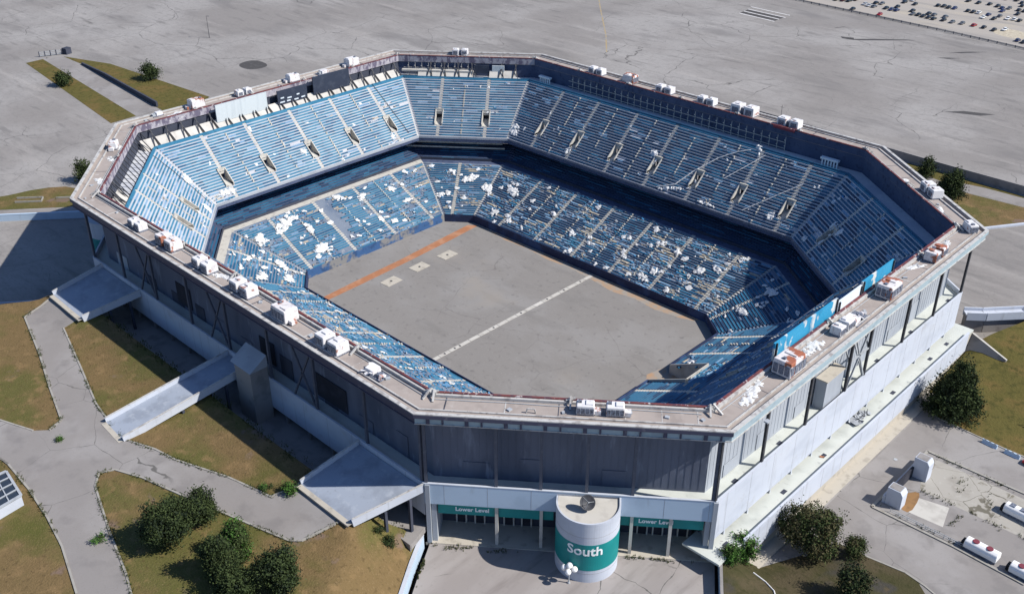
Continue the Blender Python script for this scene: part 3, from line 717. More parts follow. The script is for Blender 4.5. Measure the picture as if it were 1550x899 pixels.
# galleries behind the top rows
def gallery(i, s0, s1, stepx, mat):
    g = MB()
    fbox(g, i, s0, s1, 7.9, 8.02, 29.6, 29.75); fbox(g, i, s0, s1, 7.9, 8.1, 27.6, 27.75)
    o = g.build('press_gallery', mat, stadium)
    s = s0
    while s <= s1:
        q = MB(); fbox(q, i, s - .06, s + .06, 7.9, 8.05, 26.6, 31.6); fbox(q, i, s - .05, s + .4, 7.85, 8.15, 30.3, 30.6); fbox(q, i, s - .05, s + .3, 7.85, 8.15, 28.4, 28.6); q.build('gallery_post', mat, o); s += stepx
for s in range(-27, 28, 3):
    q = MB(); q.bar(fp(6, s, 7.3, 31.8), fp(6, s + .8, 11.2, 26.7), .22, .22); q.build('ring_strut', M['steel'], stadium)
gallery(3, -42, 50, 2.9, M['aisle']); gallery(4, -4, 24, 2.6, M['concrete'])
m2 = MB(); fbox(m2, 4, -3.5, 24.5, 8.0, 9.6, 28.6, 29.2); m2.build('press_box_ledge', M['concrete'], stadium)
for i, s0, s1 in ((5, -52, 55), (6, 14, 27), (4, -20, -6), (4, -3, 22)):
    s = s0
    while s < s1 - 4:
        q = MB(); q.mesh([fp(i, s, 11.5, 26.9), fp(i, s + 4.8, 11.5, 26.9), fp(i, s + 4.8, 8.4, 29.4), fp(i, s, 8.4, 29.4), fp(i, s, 11.5, 26.5), fp(i, s + 4.8, 11.5, 26.5), fp(i, s + 4.8, 8.4, 26.5), fp(i, s, 8.4, 26.5)],
            [(0, 1, 2, 3), (0, 4, 5, 1), (1, 5, 6, 2), (2, 6, 7, 3), (3, 7, 4, 0)]); q.build('suite_roof', M['concrete'], stadium)
        q = MB(); q.bar(fp(i, s - .2, 7.3, 31.8), fp(i, s + 1.3, 11.4, 27.0), .3, .3); q.bar(fp(i, s + .4, 7.3, 31.8), fp(i, s - .9, 11.4, 27.0), .25, .25); q.build('ring_strut', M['steel'], stadium)
        s += 5.4
def board(i, s0, s1, d, z0, z1, mat, label, posts=True, th=.45):
    q = MB(); fbox(q, i, s0, s1, d - th, d, z0, z1); o = q.build('scoreboard', mat, stadium); o['label'] = label
    for s in (s0 + .3, s1 - .5): q = MB(); fbox(q, i, s, s + .25, d - th - .35, d - th - .05, z0 - 1.5, z1); q.build('board_post', M['steel'], o)
    return o
board(5, 7.4, 27.6, 9.6, 28.6, 34.6, M['board_pale'], 'ribbed pale blue scoreboard back')
bd = board(5, -9.6, 3.0, 9.6, 28.2, 33.6, M['board_dark'], 'dark scoreboard with small white message panels')
q = MB()
for s, z, w in ((-8.5, 29.2, 1.6), (-6.2, 30.6, 1.2), (-5.6, 29.0, 1.8), (-2.8, 30.2, 1.8), (-2.2, 29.2, 1.5), (.2, 29.2, 2), (.4, 30.7, 1.4)): fbox(q, 5, s, s + w, 9.6, 9.66, z, z + .45)
q.build('message_panel', M['board_white'], bd)
board(5, -28.8, -12.4, 9.6, 28.6, 35.2, M['board_dark'], 'plain dark scoreboard back')
board(4, -15.5, -10.8, 8.8, 28.3, 31.4, M['board_pale'], 'small pale panel')
board(4, -9.5, -3.9, 8.6, 28.3, 31.4, M['board_dark'], 'small dark panel')
board(1, -32.3, -6.6, 7.9, 30.0, 37.8, M['board_blue'], 'long peeling blue board on the inner rim')
board(1, -6.2, 4.6, 7.8, 30.0, 36.6, M['board_white'], 'white board between the two blue boards')
board(1, 5.0, 20.4, 7.9, 30.0, 37.2, M['board_blue'], 'shorter peeling blue board on the inner rim')
for i, s, w in ((3, -61.5, 6), (3, 58, 5.6)):
    q = MB(); fbox(q, i, s, s + w, 8.4, 9.8, 28.6, 29.2); o = q.build('camera_booth', M['board_white'], stadium)
    q = MB()
    for k in range(6): fbox(q, i, s + k * w / 6 + .1, s + k * w / 6 + .5, 9.3, 9.6, 26.6, 28.6)
    q.build('booth_post', M['board_white'], o)
# gallery rail below the far corner deck
q = MB(); fbox(q, 4, -16.5, 20, 26.5, 26.8, 6.2, 7.0); q.build('club_balcony', M['aisle'], stadium)
q = MB(); fbox(q, 4, -17.5, 21, 27.2, 27.5, 4.6, 5.2); q.build('club_balcony', M['aisle'], stadium)

# ------------------------------------------------------------------ ground sheets
def inside(p, poly):
    x, y = p; c = False; n = len(poly)
    for i in range(n):
        (x1, y1), (x2, y2) = poly[i], poly[(i + 1) % n]
        if (y1 > y) != (y2 > y) and x < (x2 - x1) * (y - y1) / (y2 - y1) + x1: c = not c
    return c
def smooth_poly(poly, it=2):
    for _ in range(it):
        q = []
        n = len(poly)
        for i in range(n):
            a, b = Vector(poly[i]), Vector(poly[(i + 1) % n])
            q += [tuple(a.lerp(b, .25)), tuple(a.lerp(b, .75))]
        poly = q
    return poly
def sheet(name, poly, zf, mat, step=4.0, kind='structure', parent=None, skirt=0):
    f = zf if callable(zf) else (lambda x, y: zf)
    bd = []
    n = len(poly)
    for i in range(n):
        a, b = Vector(poly[i]), Vector(poly[(i + 1) % n]); m = max(1, int((b - a).length / step))
        bd += [a.lerp(b, k / m) for k in range(m)]
    pts = list(bd); nb = len(bd)
    if callable(zf):
        xs = [p.x for p in bd]; ys = [p.y for p in bd]
        x = min(xs) + step * .5; rnd = random.Random(5)
        while x < max(xs):
            y = min(ys) + step * .5
            while y < max(ys):
                p = (x + rnd.uniform(-.2, .2) * step, y + rnd.uniform(-.2, .2) * step)
                if inside(p, poly): pts.append(Vector(p))
                y += step
            x += step
    r = delaunay_2d_cdt(pts, [(i, (i + 1) % nb) for i in range(nb)], [], 1, 1e-4)
    mb = MB()
    mb.mesh([(p.x, p.y, f(p.x, p.y)) for p in r[0]], [tuple(t) for t in r[2]])
    for k in range(len(mb.f)):
        a, b, c = (Vector(mb.v[j]) for j in mb.f[k][:3])
        if (b - a).cross(c - a).z < 0: mb.f[k] = mb.f[k][::-1]
    if skirt:
        for i in range(nb):
            a, b = bd[i], bd[(i + 1) % nb]
            mb.poly([(a.x, a.y, f(a.x, a.y)), (b.x, b.y, f(b.x, b.y)), (b.x, b.y, f(b.x, b.y) - skirt), (a.x, a.y, f(a.x, a.y) - skirt)])
    o = mb.build(name, mat, parent, smooth=callable(zf))
    if kind: o['kind'] = kind
    return o
def strip_line(mb, pts, w, h, zf, mi=0):
    f = zf if callable(zf) else (lambda x, y: zf)
    for k in range(len(pts) - 1):
        a, b = Vector(pts[k]), Vector(pts[k + 1]); m = max(1, int((b - a).length / 4))
        for q in range(m):
            u, v = a.lerp(b, q / m), a.lerp(b, (q + 1) / m)
            mb.bar((u.x, u.y, f(u.x, u.y) + h / 2 - .05), (v.x, v.y, f(v.x, v.y) + h / 2 - .05), w, h + .1, mi)
def kerb(name, pts, zf, w=.35, h=.16, mat='kerb', kind='structure'):
    mb = MB(); strip_line(mb, pts, w, h, zf)
    o = mb.build(name, M[mat]); o['kind'] = kind
    return o

G = -4.0
mb = MB(); v = inset(20)
for i in range(8):
    j = (i + 1) % 8
    mb.poly([(v[i].x * 45, v[i].y * 45, G), (v[j].x * 45, v[j].y * 45, G), (v[j].x, v[j].y, G), (v[i].x, v[i].y, G)])
mb.build('ground', M['asphalt'])['kind'] = 'structure'
v = inset(57.9)
sheet('playing_field', [tuple(p) for p in v], -12, M['field'])
sheet('clay_edge', [tuple(fp(3, s, d, 0)[:2]) for s, d in ((46, 57.95), (-49, 57.95), (-47.5, 59.9), (-43, 61.4), (-35, 62.6), (-26, 61.6), (-18, 63), (-9, 61.5), (2, 60.2), (12, 61), (22, 59.8), (33, 60.4), (42, 59.2))], -11.992, M['clay'])
sheet('orange_strip', [(-45.4, -36.4), (-42.9, -36.2), (-43.5, -20), (-44.6, 0), (-46, 20), (-47.6, 36.5), (-50.6, 34), (-49.3, 18), (-47.6, 0), (-46.6, -20)], -11.992, M['orange'])
sheet('tunnel_floor', [(58.6, -3), (71.3, -3), (71.3, 7), (58.6, 7), (56.5, 9), (55, 2)], -11.988, M['clay'])
for k, (x, y) in enumerate(((-38.0, -12.7), (-38.9, .4), (-38.6, 12.8))):
    q = MB(); q.box((x, y, -11.95), (4.2, 6.2, .12), .05)
    o = bevel(q.build('concrete_pad', M['cream']), .03)
    tag(o, ['pale concrete pad on the field closest to the near seating', 'middle one of three pale concrete pads beside the orange strip', 'pale concrete pad on the field closest to the far seating'][k], 'concrete pad', 'concrete pads on the field')
    q = MB(); q.box((.0 + x, y, -11.87), (.7, .7, .06)); q.build('drain_hole', M['dark'], o)
q = MB(); y = -36
while y < 36: q.box((6.5, y + 1.95, -11.97), (1.3, 3.85, .08)); y += 4.0
o = q.build('drain_cover', M['concrete']); tag(o, 'line of pale concrete drain slabs crossing the middle of the field', 'drain')
q = MB()
for y in (-30, -26, -24, -10, 2, 14, 22, 30): q.box((6.5, y, -11.92), (.7, .5, .03))
q.build('drain_opening', M['dark'], o)

# south plaza
plaza = [(70.6, -92.6), (72.2, -95), (75.1, -99.4), (80.2, -106.8), (90, -122), (150, -112), (132, -78.5), (122.4, -66.2), (117.2, -58.6), (114.5, -54.5), (108, -50), (64, -86)]
sheet('plaza_paving', plaza, 0.0, M['plaza'], skirt=4.2)

# west hill
def seg_d(p, a, b):
    a, b, p = Vector(a), Vector(b), Vector(p); t = max(0, min(1, (p - a).dot(b - a) / (b - a).length_squared))
    return (p - a.lerp(b, t)).length
def sm(x): x = max(0, min(1, x)); return x * x * (3 - 2 * x)
WALL_L = [(70.0, -94.2), (74.4, -101), (79.6, -108.4), (92, -126), (112, -155)]
def hz(x, y):
    z = 10.0 + 1.1 * sm((y + 114) / 9) * sm((x + 75) / 12)
    d = min(seg_d((x, y), WALL_L[k], WALL_L[k + 1]) for k in range(len(WALL_L) - 1))
    z = min(z, 2.0 + d * .8 + .12 * noise.noise(Vector((x / 5, y / 5, 0))))
    return z + .10 * noise.noise(Vector((x / 4, y / 4, 3)))
hill = [(-66, -103.3), (-20, -103.4), (30, -103.3), (62, -103.0), (66.5, -99.5), (69.6, -94.4)] + WALL_L[1:] + [(112, -250), (-150, -250), (-90, -150), (-73.5, -121), (-67, -111)]
sheet('hill', hill, hz, M['dry_grass'], 2.2, skirt=16)
road = [(-19.8, -140.8), (-10.6, -137.3), (-8.2, -134.7), (-9.8, -131.2), (-24.5, -127.3), (-40.4, -122.7), (-60.9, -117.6), (-65.5, -106.8), (-48.7, -106.3), (-48.0, -113.0), (-27.6, -118.2), (-10.3, -122.8), (-2.0, -124.0), (7.3, -124.7), (14.9, -121.8), (21.4, -120.6), (34.4, -115.9), (45.9, -113.3), (47.4, -109.0), (47.2, -106.6), (63.7, -106.7), (62.4, -108.9), (60.9, -116.5), (59.1, -118.1), (52.2, -120.1), (43.1, -122.6), (34.7, -125.0), (26.9, -127.1), (21.7, -128.4), (15.1, -131.2), (13.7, -134.0), (17.1, -136.5), (32.0, -140.9), (44.7, -144.1), (50.0, -145.9), (57.2, -147.7), (50.1, -154.5), (42.9, -152.7), (29.2, -149.1), (19.3, -147.5), (8.4, -146.4), (-2.8, -146.0), (-11.3, -147.1), (-21.4, -148.8), (-31.7, -144.9)]
hp = lambda x, y: hz(x, y) + .09
sheet('path', road, hp, M['road'], 2.2, skirt=.3)
for nm, sl in (('kerb', road[9:15]), ('kerb', road[14:19]), ('kerb', road[21:33]), ('kerb', road[32:37]), ('kerb', road[2:8]), ('kerb', road[37:43]), ('kerb', road[41:45] + road[:2])):
    kerb(nm, sl, hz, .4, .22)
def pave_poly(name, pts, z, mat, **k): return sheet(name, pts, z, mat, **k)
# retaining walls of the plaza
def wall_thing(name, pts, zb, zt, w, mat, label, cat='wall', cap=None):
    mb = MB()
    for k in range(len(pts) - 1):
        a, b = Vector(pts[k]), Vector(pts[k + 1]); d = (b - a).normalized(); nn = Vector((-d.y, d.x)) * w / 2
        za, zc = (zt[k], zt[k + 1]) if isinstance(zt, (list, tuple)) else (zt, zt)
        q = [a - nn, b - d * .0 - nn, b + nn, a + nn]
        mb.mesh([(p.x, p.y, zb) for p in q] + [(q[0].x, q[0].y, za), (q[1].x, q[1].y, zc), (q[2].x, q[2].y, zc), (q[3].x, q[3].y, za)],
                [(0, 1, 5, 4), (1, 2, 6, 5), (2, 3, 7, 6), (3, 0, 4, 7), (4, 5, 6, 7)])
    o = mb.build(name, M[mat]); tag(o, label, cat)
    if cap:
        m2 = MB()
        for k in range(len(pts) - 1):
            za, zc = (zt[k], zt[k + 1]) if isinstance(zt, (list, tuple)) else (zt, zt)
            m2.bar((*pts[k], za + .06), (*pts[k + 1], zc + .06), w + .12, .12)
        m2.build('coping', M[cap], o)
    return o
wall_thing('retaining_wall', WALL_L, -1, [2.6, 2.6, 2.6, 2.6, 2.6], .7, 'blue_wall', 'pale blue retaining wall between the dry grass bank and the gate plaza', cap='white_wall')
WALL_R = [(115.4, -54.0), (117.4, -57.2), (122.6, -64.6), (134, -80), (150, -101)]
wall_thing('retaining_wall', WALL_R, -1, [3.3, 2.8, 2.6, 2.6, 2.6], .45, 'blue_wall', 'thin pale retaining wall with dark shrubs beside it, right of the round tower', cap='grey_conc')
# small ramp slab by the south-west corner
q = MB(); q.mesh([(66.2, -98.3, 5.2), (69.9, -94.6, 2.4), (72.0, -97.6, 2.2), (69.0, -101.2, 4.2), (66.2, -98.3, 3), (69.9, -94.6, 1), (72, -97.6, 1), (69, -101.2, 3)], [(0, 1, 2, 3), (0, 4, 5, 1), (1, 5, 6, 2), (2, 6, 7, 3), (3, 7, 4, 0)])
tag(q.build('concrete_apron', M['concrete']), 'small sloping concrete apron at the corner below the third bridge', 'apron')

# south-east mound
MR = [(117.9, -57.3), (122.9, -64.4), (134.3, -79.8), (150, -100.8)]
MK = [(121.5, -48), (130, -30.2), (135.4, -29.9), (143.5, -28.6), (148.1, -29.4), (154.4, -31.4), (175, -40), (205, -58)]
def mz(x, y):
    d = min(seg_d((x, y), MR[k], MR[k + 1]) for k in range(3)); e = min(seg_d((x, y), MK[k], MK[k + 1]) for k in range(7))
    return G + .05 + 6.3 * sm(e / (d + e + .01)) + .15 * noise.noise(Vector((x / 4, y / 4, 1)))
sheet('grass_bank', [(116.2, -54.5)] + MR + [(190, -110)] + MK[::-1] + [(119.0, -49.5)], mz, M['dark_grass'], 1.8)
kerb('kerb', MK[1:], G, .35, .15)
# east road surface, grass and kerbs
sheet('road', [(122.0, -44), (130, -30.2), (135.4, -29.9), (143.5, -28.6), (148.1, -29.4), (154.4, -31.4), (175, -40), (240, -70), (240, 24), (146, 26.2), (127, 27.2), (122.0, 29.2)], G + .006, M['road'])
GE = [(119.2, 60.5), (126.9, 86.1), (175, 150), (230, 60), (230, 24.2), (148.4, 26.7), (142.7, 26.5), (131.8, 27.2), (125.8, 27.4), (121.6, 29.8), (119.3, 34)]
def gz(x, y): return G + .06 + 4.2 * sm((y - 32) / 40) * sm((x - 117) / 6 + .25) + .2 * abs(noise.noise(Vector((x / 5, y / 5, 8))))
sheet('grass', GE, gz, M['green_grass'], 2.5)['kind'] = 'structure'
kerb('kerb', [(121.6, 29.5), (125.8, 27.2), (142.7, 26.3), (148.4, 26.5), (230, 24)], G, .35, .16)
ww = empty('walkway_bridge', (118, 76, G)); tag(ww, 'white walled walkway leading off the far right corner of the stadium', 'walkway')
q = MB()
for a, b in (((112.5, 72.6), (116.5, 76.0)), ((116.5, 76.0), (128, 89.2)), ((128, 89.2), (150, 112))):
    q.bar((*a, 1.4), (*b, 1.4), 3.0, .5)
def rel(o, root): o.location = -Vector(root.location); return o
rel(q.build('deck', M['white_wall'], ww), ww)
q = MB()
for a, b in (((112.5, 72.6), (116.5, 76.0)), ((116.5, 76.0), (128, 89.2)), ((128, 89.2), (150, 112))): q.bar((*a, -1.4), (*b, -1.4), 2.0, 5.0)
rel(q.build('base_wall', M['grey_conc'], ww), ww)
for sd in (-1, 1):
    q = MB()
    for a, b in (((112.5, 72.6), (116.5, 76.0)), ((116.5, 76.0), (128, 89.2)), ((128, 89.2), (150, 112))):
        d = (Vector(b) - Vector(a)).normalized(); n_ = Vector((-d.y, d.x)) * 1.5 * sd
        q.bar((a[0] + n_.x, a[1] + n_.y, 1.4), (b[0] + n_.x, b[1] + n_.y, 1.4), .4, 2.4)
    rel(q.build('side_wall', M['white_wall'], ww), ww)
q = MB(); d = Vector((11.5, 13.2)).normalized()
for k in range(5): q.bar((125.0 + d.x * k * .6 - .9, 86.0 + d.y * k * .6 + .9, 2.9), (125.0 + d.x * k * .6 + .9, 86.0 + d.y * k * .6 - .9, 2.9), .25, .2)
rel(q.build('grate', M['dark'], ww), ww)
# niche with wing wall
ni = empty('culvert_wall', (123, 59, G)); tag(ni, 'dark concrete culvert wall cut into the green grass slope behind the big pine', 'wall')
q = MB(); q.mesh([(118.9, 57.6, G), (129.4, 58.9, G), (129.4, 58.9, -.2), (118.9, 61.4, 2.6), (119.2, 62.2, G), (129.6, 59.4, G), (129.6, 59.4, -.2), (119.2, 62.2, 2.6)], [(0, 1, 2, 3), (3, 2, 6, 7), (1, 5, 6, 2), (4, 0, 3, 7)])
rel(q.build('wing_wall', M['grey_conc'], ni), ni)
q = MB(); q.bar((118.9, 61.5, 2.66), (129.6, 59.1, -.14), .5, .16); rel(q.build('coping', M['concrete'], ni), ni)

# ------------------------------------------------------------------ pedestrian bridges on the west side
def bridge(o0, o1, i0, i1, zo, zi, label, par0=True, ext=None):
    r = empty('footbridge', ((o0[0] + o1[0]) / 2, (o0[1] + o1[1]) / 2, zo - .4))
    tag(r, label, 'footbridge', 'footbridges into the near long side')
    q = MB(); P = [(*o0, zo), (*o1, zo), (*i1, zi), (*i0, zi)]
    q.mesh(P + [(p[0], p[1], p[2] - .6) for p in P], [(0, 1, 2, 3), (7, 6, 5, 4), (0, 4, 5, 1), (1, 5, 6, 2), (2, 6, 7, 3), (3, 7, 4, 0)])
    rel(q.build('deck', M['bridge_deck'], r), r)
    for a, b, vis in ((o0, i0, par0), (o1, i1, True)):
        q = MB(); q.bar((a[0], a[1], zo + .15), (b[0], b[1], zi + .15), .35, 1.9); rel(q.build('parapet', M['white_wall'], r), r)
        q = MB(); q.bar((a[0], a[1], zo + 1.14), (b[0], b[1], zi + 1.14), .42, .1); rel(q.build('rail', M['coping'], r), r)
    q = MB(); dx = Vector((o1[0] - o0[0], o1[1] - o0[1])); nn = Vector((dx.y, -dx.x)).normalized() * 1.1
    q.mesh([(o0[0], o0[1], zo + .01), (o1[0], o1[1], zo + .01), (o1[0] + nn.x, o1[1] + nn.y, zo - .05), (o0[0] + nn.x, o0[1] + nn.y, zo - .05), (o0[0] + nn.x, o0[1] + nn.y, zo - .5), (o1[0] + nn.x, o1[1] + nn.y, zo - .5)], [(0, 3, 2, 1), (3, 4, 5, 2)])
    rel(q.build('threshold', M['cream'], r), r)
    for t in (.45, .8):
        for a, b in ((o0, i0), (o1, i1)):
            q = MB(); p = Vector((*a, zo)).lerp(Vector((*b, zi)), t); q.box((p.x, p.y, (p.z - .5 - 4) / 2 - .3), (.6, .6, p.z + 4 - 1.0))
            rel(q.build('pier', M['dark_conc'], r), r)
bridge((-64.2, -108.0), (-46.0, -108.4), (-64.6, -93.3), (-43.2, -93.3), 11.6, 14.2, 'short wide pale blue footbridge half in shade beside the dark lot')
bridge((-1.8, -124.6), (7.4, -125.2), (-.5, -93.2), (8.2, -93.2), 10.2, 14.2, 'long narrow pale blue footbridge crossing the dry grass to the grey stair tower')
bridge((48.6, -107.6), (65.4, -107.6), (49.6, -93.2), (70.0, -93.2), 11.5, 14.2, 'widest pale blue footbridge beside the south gate corner')

# shelter at the left edge
sh = empty('glazed_shelter', (3.5, -150, hz(3.5, -150))); tag(sh, 'low shelter with a dark glazed grid roof and white edges beside the path', 'shelter')
SP = [(12.3, -149.1), (2.7, -148.1), (2.0, -161), (14.5, -164)]
q = MB()
q.mesh([(p[0], p[1], z) for z in (10.0, 12.6) for p in SP], [(0, 1, 5, 4), (1, 2, 6, 5), (2, 3, 7, 6), (3, 0, 4, 7)]); rel(q.build('wall', M['white_wall'], sh), sh)
q = MB(); q.poly([(p[0], p[1], 12.5) for p in SP]); rel(q.build('glazing', M['glass'], sh), sh)
q = MB()
for k in range(7):
    a = Vector(SP[0]).lerp(Vector(SP[3]), k / 6); b = Vector(SP[1]).lerp(Vector(SP[2]), k / 6); q.bar((*a, 12.6), (*b, 12.6), .22 if 0 < k < 6 else .5, .2)
for k in range(5):
    a = Vector(SP[0]).lerp(Vector(SP[1]), k / 4); b = Vector(SP[3]).lerp(Vector(SP[2]), k / 4); q.bar((*a, 12.62), (*b, 12.62), .22 if 0 < k < 4 else .6, .2)
rel(q.build('roof_frame', M['metal'], sh), sh)

# ------------------------------------------------------------------ far lots and verges
GZ = G + .05
sheet('grass', [(-336.6, -2.0), (-337.1, 7.0), (-223.0, -2.2), (-222.3, -14.3)], GZ, M['green_grass'])
sheet('path', [(-337.1, 7.0), (-334.1, 16.5), (-223.1, 9), (-223.0, -2.2)], GZ + .01, M['road'])
sheet('grass', [(-334.1, 16.5), (-304.6, 27.2), (-263.5, 30.8), (-222.8, 34.2), (-212, 22), (-212, 9.0), (-225.7, 9.8), (-312.8, 16.9)], GZ, M['green_grass'])
wall_thing('retaining_wall', [(-313.9, 16.9), (-285, 15), (-227.4, 10.5)], G, [-3, -1.9, -1.6], .8, 'dark_conc', 'long dark wall beside the sunken path far beyond the stadium')
gt = empty('gate_barrier', (-340.3, 14.6, G)); tag(gt, 'weathered metal gate across the far end of the sunken path', 'gate')
q = MB()
for k in range(6):
    p = Vector((-342, 7.5)).lerp(Vector((-337.5, 20.4)), k / 5); q.box((p.x, p.y, G + 1.4), (.35, .35, 2.8))
rel(q.build('post', M['dark_conc'], gt), gt)
q = MB()
for z in (.6, 1.4, 2.3): q.bar((-342, 7.5, G + z), (-338.3, 18.5, G + z), .15, .3)
rel(q.build('bar', M['metal'], gt), gt)
q = MB(); q.box((-337.6, 20.2, G + 1.6), (3, 3.4, 3.2), .3); rel(q.build('gate_post_block', M['dark_conc'], gt), gt)
sheet('asphalt_patch', smooth_poly([(-257.5, 70.0), (-243.6, 69.8), (-243.0, 82.4), (-259.6, 82.6)], 3), G + .006, M['patch'])
sheet('grass', smooth_poly([(-185, -92), (-177.9, -79.8), (-175.6, -65.9), (-168.4, -56.3), (-155.7, -57), (-147, -60.6), (-166.9, -84.3), (-172.5, -91.2)], 1), GZ, M['dry_grass'])
sheet('path', [(-172, -92), (-144, -58.6), (-141, -60.8), (-169, -94)], GZ, M['road'])
wall_thing('low_wall', [(-166, -99.5), (-158.0, -88.6), (-137.5, -64.2)], G, -1.6, .7, 'blue_wall', 'low pale blue wall along the lot beyond the left corner', cap='blue_wall')
q = MB()
for a, b in (((-172, -76), (-166, -69)), ((-166, -69), (-163, -71)), ((-163, -71), (-169, -78)), ((-162, -66), (-158, -61))): q.bar((*a, G + .35), (*b, G + .35), .3, .6)
tag(q.build('planter_frame', M['kerb']), 'rectangular concrete planter frame set in the grass strip by the low wall', 'planter')
kerb('kerb', [(-103, -116), (-93, -103.2), (-90, -98.5)], G, .5, .4, 'white_wall')
# far right: wall, verge, road
wall_thing('retaining_wall', [(-30, 186), (10, 184.6), (38.0, 183.4), (60, 182.4), (89.8, 182.0), (140, 180), (240, 172)], G, -.6, 1.0, 'grey_conc', 'long rough grey concrete wall behind the far right of the stadium')
sheet('grass', smooth_poly([(40, 181.6), (64.3, 181.2), (95, 180), (95, 178.8), (70, 178), (66, 172), (50, 176)], 1), GZ, M['green_grass'])
sheet('path', [(48, 172.5), (70, 177.4), (110, 177.5), (150, 175), (150, 166), (97, 171.2), (71.6, 169), (60, 166)], GZ - .02, M['road'])
sheet('grass', [(71.6, 168.6), (96.3, 170.6), (130, 166), (122, 160), (100.5, 158.6), (90.9, 143.2), (73.3, 150)], GZ, M['dry_grass'])
kerb('kerb', [(84, 134), (90.9, 142.8), (100.7, 158.0), (118, 176)], G, .9, .7, 'white_wall')
# fence, far car park, markings
fe = empty('lot_fence', (-30, 381, G)); tag(fe, 'low dark fence running along the edge of the far car park', 'fence')
FP = [(-190, 391), (-129.3, 387.4), (-79.5, 383.9), (-31.1, 380.5), (19.1, 374.8), (60, 368.5), (120, 357)]
q = MB()
for k in range(len(FP) - 1):
    for z in (.5, 1.0): q.bar((*FP[k], G + z), (*FP[k + 1], G + z), .2, .35)
rel(q.build('rail', M['grey_conc'], fe), fe)
q = MB()
for k in range(len(FP) - 1):
    a, b = Vector(FP[k]), Vector(FP[k + 1]); m = int((b - a).length / 5)
    for j in range(m): p = a.lerp(b, j / m); q.box((p.x, p.y, G + .65), (.3, .3, 1.3))
o = rel(q.build('post', M['dark_conc'], fe), fe); o['kind'] = 'stuff'
sheet('car_park', [(-200, 397), (-118, 391.5), (-60, 387.5), (0, 382), (50, 375), (130, 362), (200, 700), (-300, 700)], G + .006, M['far_lot'])
sheet('gravel_patch', smooth_poly([(-8, 396), (8, 392), (14, 402), (4, 412), (-6, 410)], 2), G + .012, M['tan'])
for a, b in (((-135.3, 353.6), (-107.5, 351.7)), ((-133.4, 347.4), (-106.5, 345.3)), ((-132.5, 341.5), (-107.4, 339.5)), ((-131.9, 335.5), (-106.7, 333.3))):
    n_ = Vector((0, .55)); sheet('road_marking', [a, b, (b[0], b[1] + .9), (a[0], a[1] + .9)], G + .01, M['white_paint'])
sheet('road_marking', [(-132, 336.8), (-107, 334.6), (-107.3, 339), (-132.3, 341)], G + .008, M['patch'])
sheet('road_marking', [(-133, 347), (-107, 345), (-107.3, 340.8), (-132.3, 342.8)], G + .008, M['patch'])
q = [(-225.1, 316.8), (-203, 292), (-181.0, 268.0), (-158, 243), (-136.5, 217.3)]
sheet('road_marking', [(x - .3, y) for x, y in q] + [(x + .35, y + .3) for x, y in q[::-1]], G + .008, M['yellow_paint'])
for k, p in enumerate(([(-63.5, 331), (-57, 333.5), (-55, 330), (-61, 328)], [(-60, 327.2), (-52, 331), (-30, 352), (-34, 350.6), (-48, 339)], [(-7.8, 342), (-2, 345), (7, 357), (0, 351)], [(-8, 328.5), (-3, 330), (1.5, 336), (-4, 332.5)],
                      [(-75, 345), (-72, 351), (-71.2, 351), (-74, 345)], [(-215, 128), (-206, 139), (-204, 138), (-212, 127)], [(30, 250), (44, 256), (48, 262), (36, 257)])):
    sheet('asphalt_patch', p, G + .007, M['patch'])

# lamp posts and a roof antenna
def lamp_post(x, y, z, h, label, arm=1.6, rz=0):
    r = empty('light_pole', (x, y, z), rz); tag(r, label, 'light pole')
    q = MB(); q.tube((0, 0, 0), (0, 0, h), .16, .09); q.build('pole', M['steel'], r)
    q = MB(); q.bar((0, 0, h - .1), (arm, 0, h + .2), .12, .12); q.build('arm', M['steel'], r)
    q = MB(); q.box((arm + .3, 0, h + .2), (.8, .35, .18)); q.build('lamp_head', M['dark_conc'], r)
lamp_post(-310.7, 87.9, G, 12, 'thin dark light pole standing alone on the empty far lot')
lamp_post(152, 44, gz(152, 44), 11, 'tall light pole standing in the green grass beyond the big pine')
r = empty('roof_antenna', (35.5, 93.9, 33.4)); tag(r, 'thin dark antenna mast on the far roof ring beside twin white units', 'antenna')
q = MB(); q.tube((0, 0, 0), (0, 0, 5.5), .09, .05); q.build('mast', M['steel'], r)
q = MB(); q.bar((-.5, 0, 4.8), (.5, 0, 4.8), .08, .08); q.box((0, 0, .15), (.7, .7, .3)); q.build('bracket', M['steel'], r)

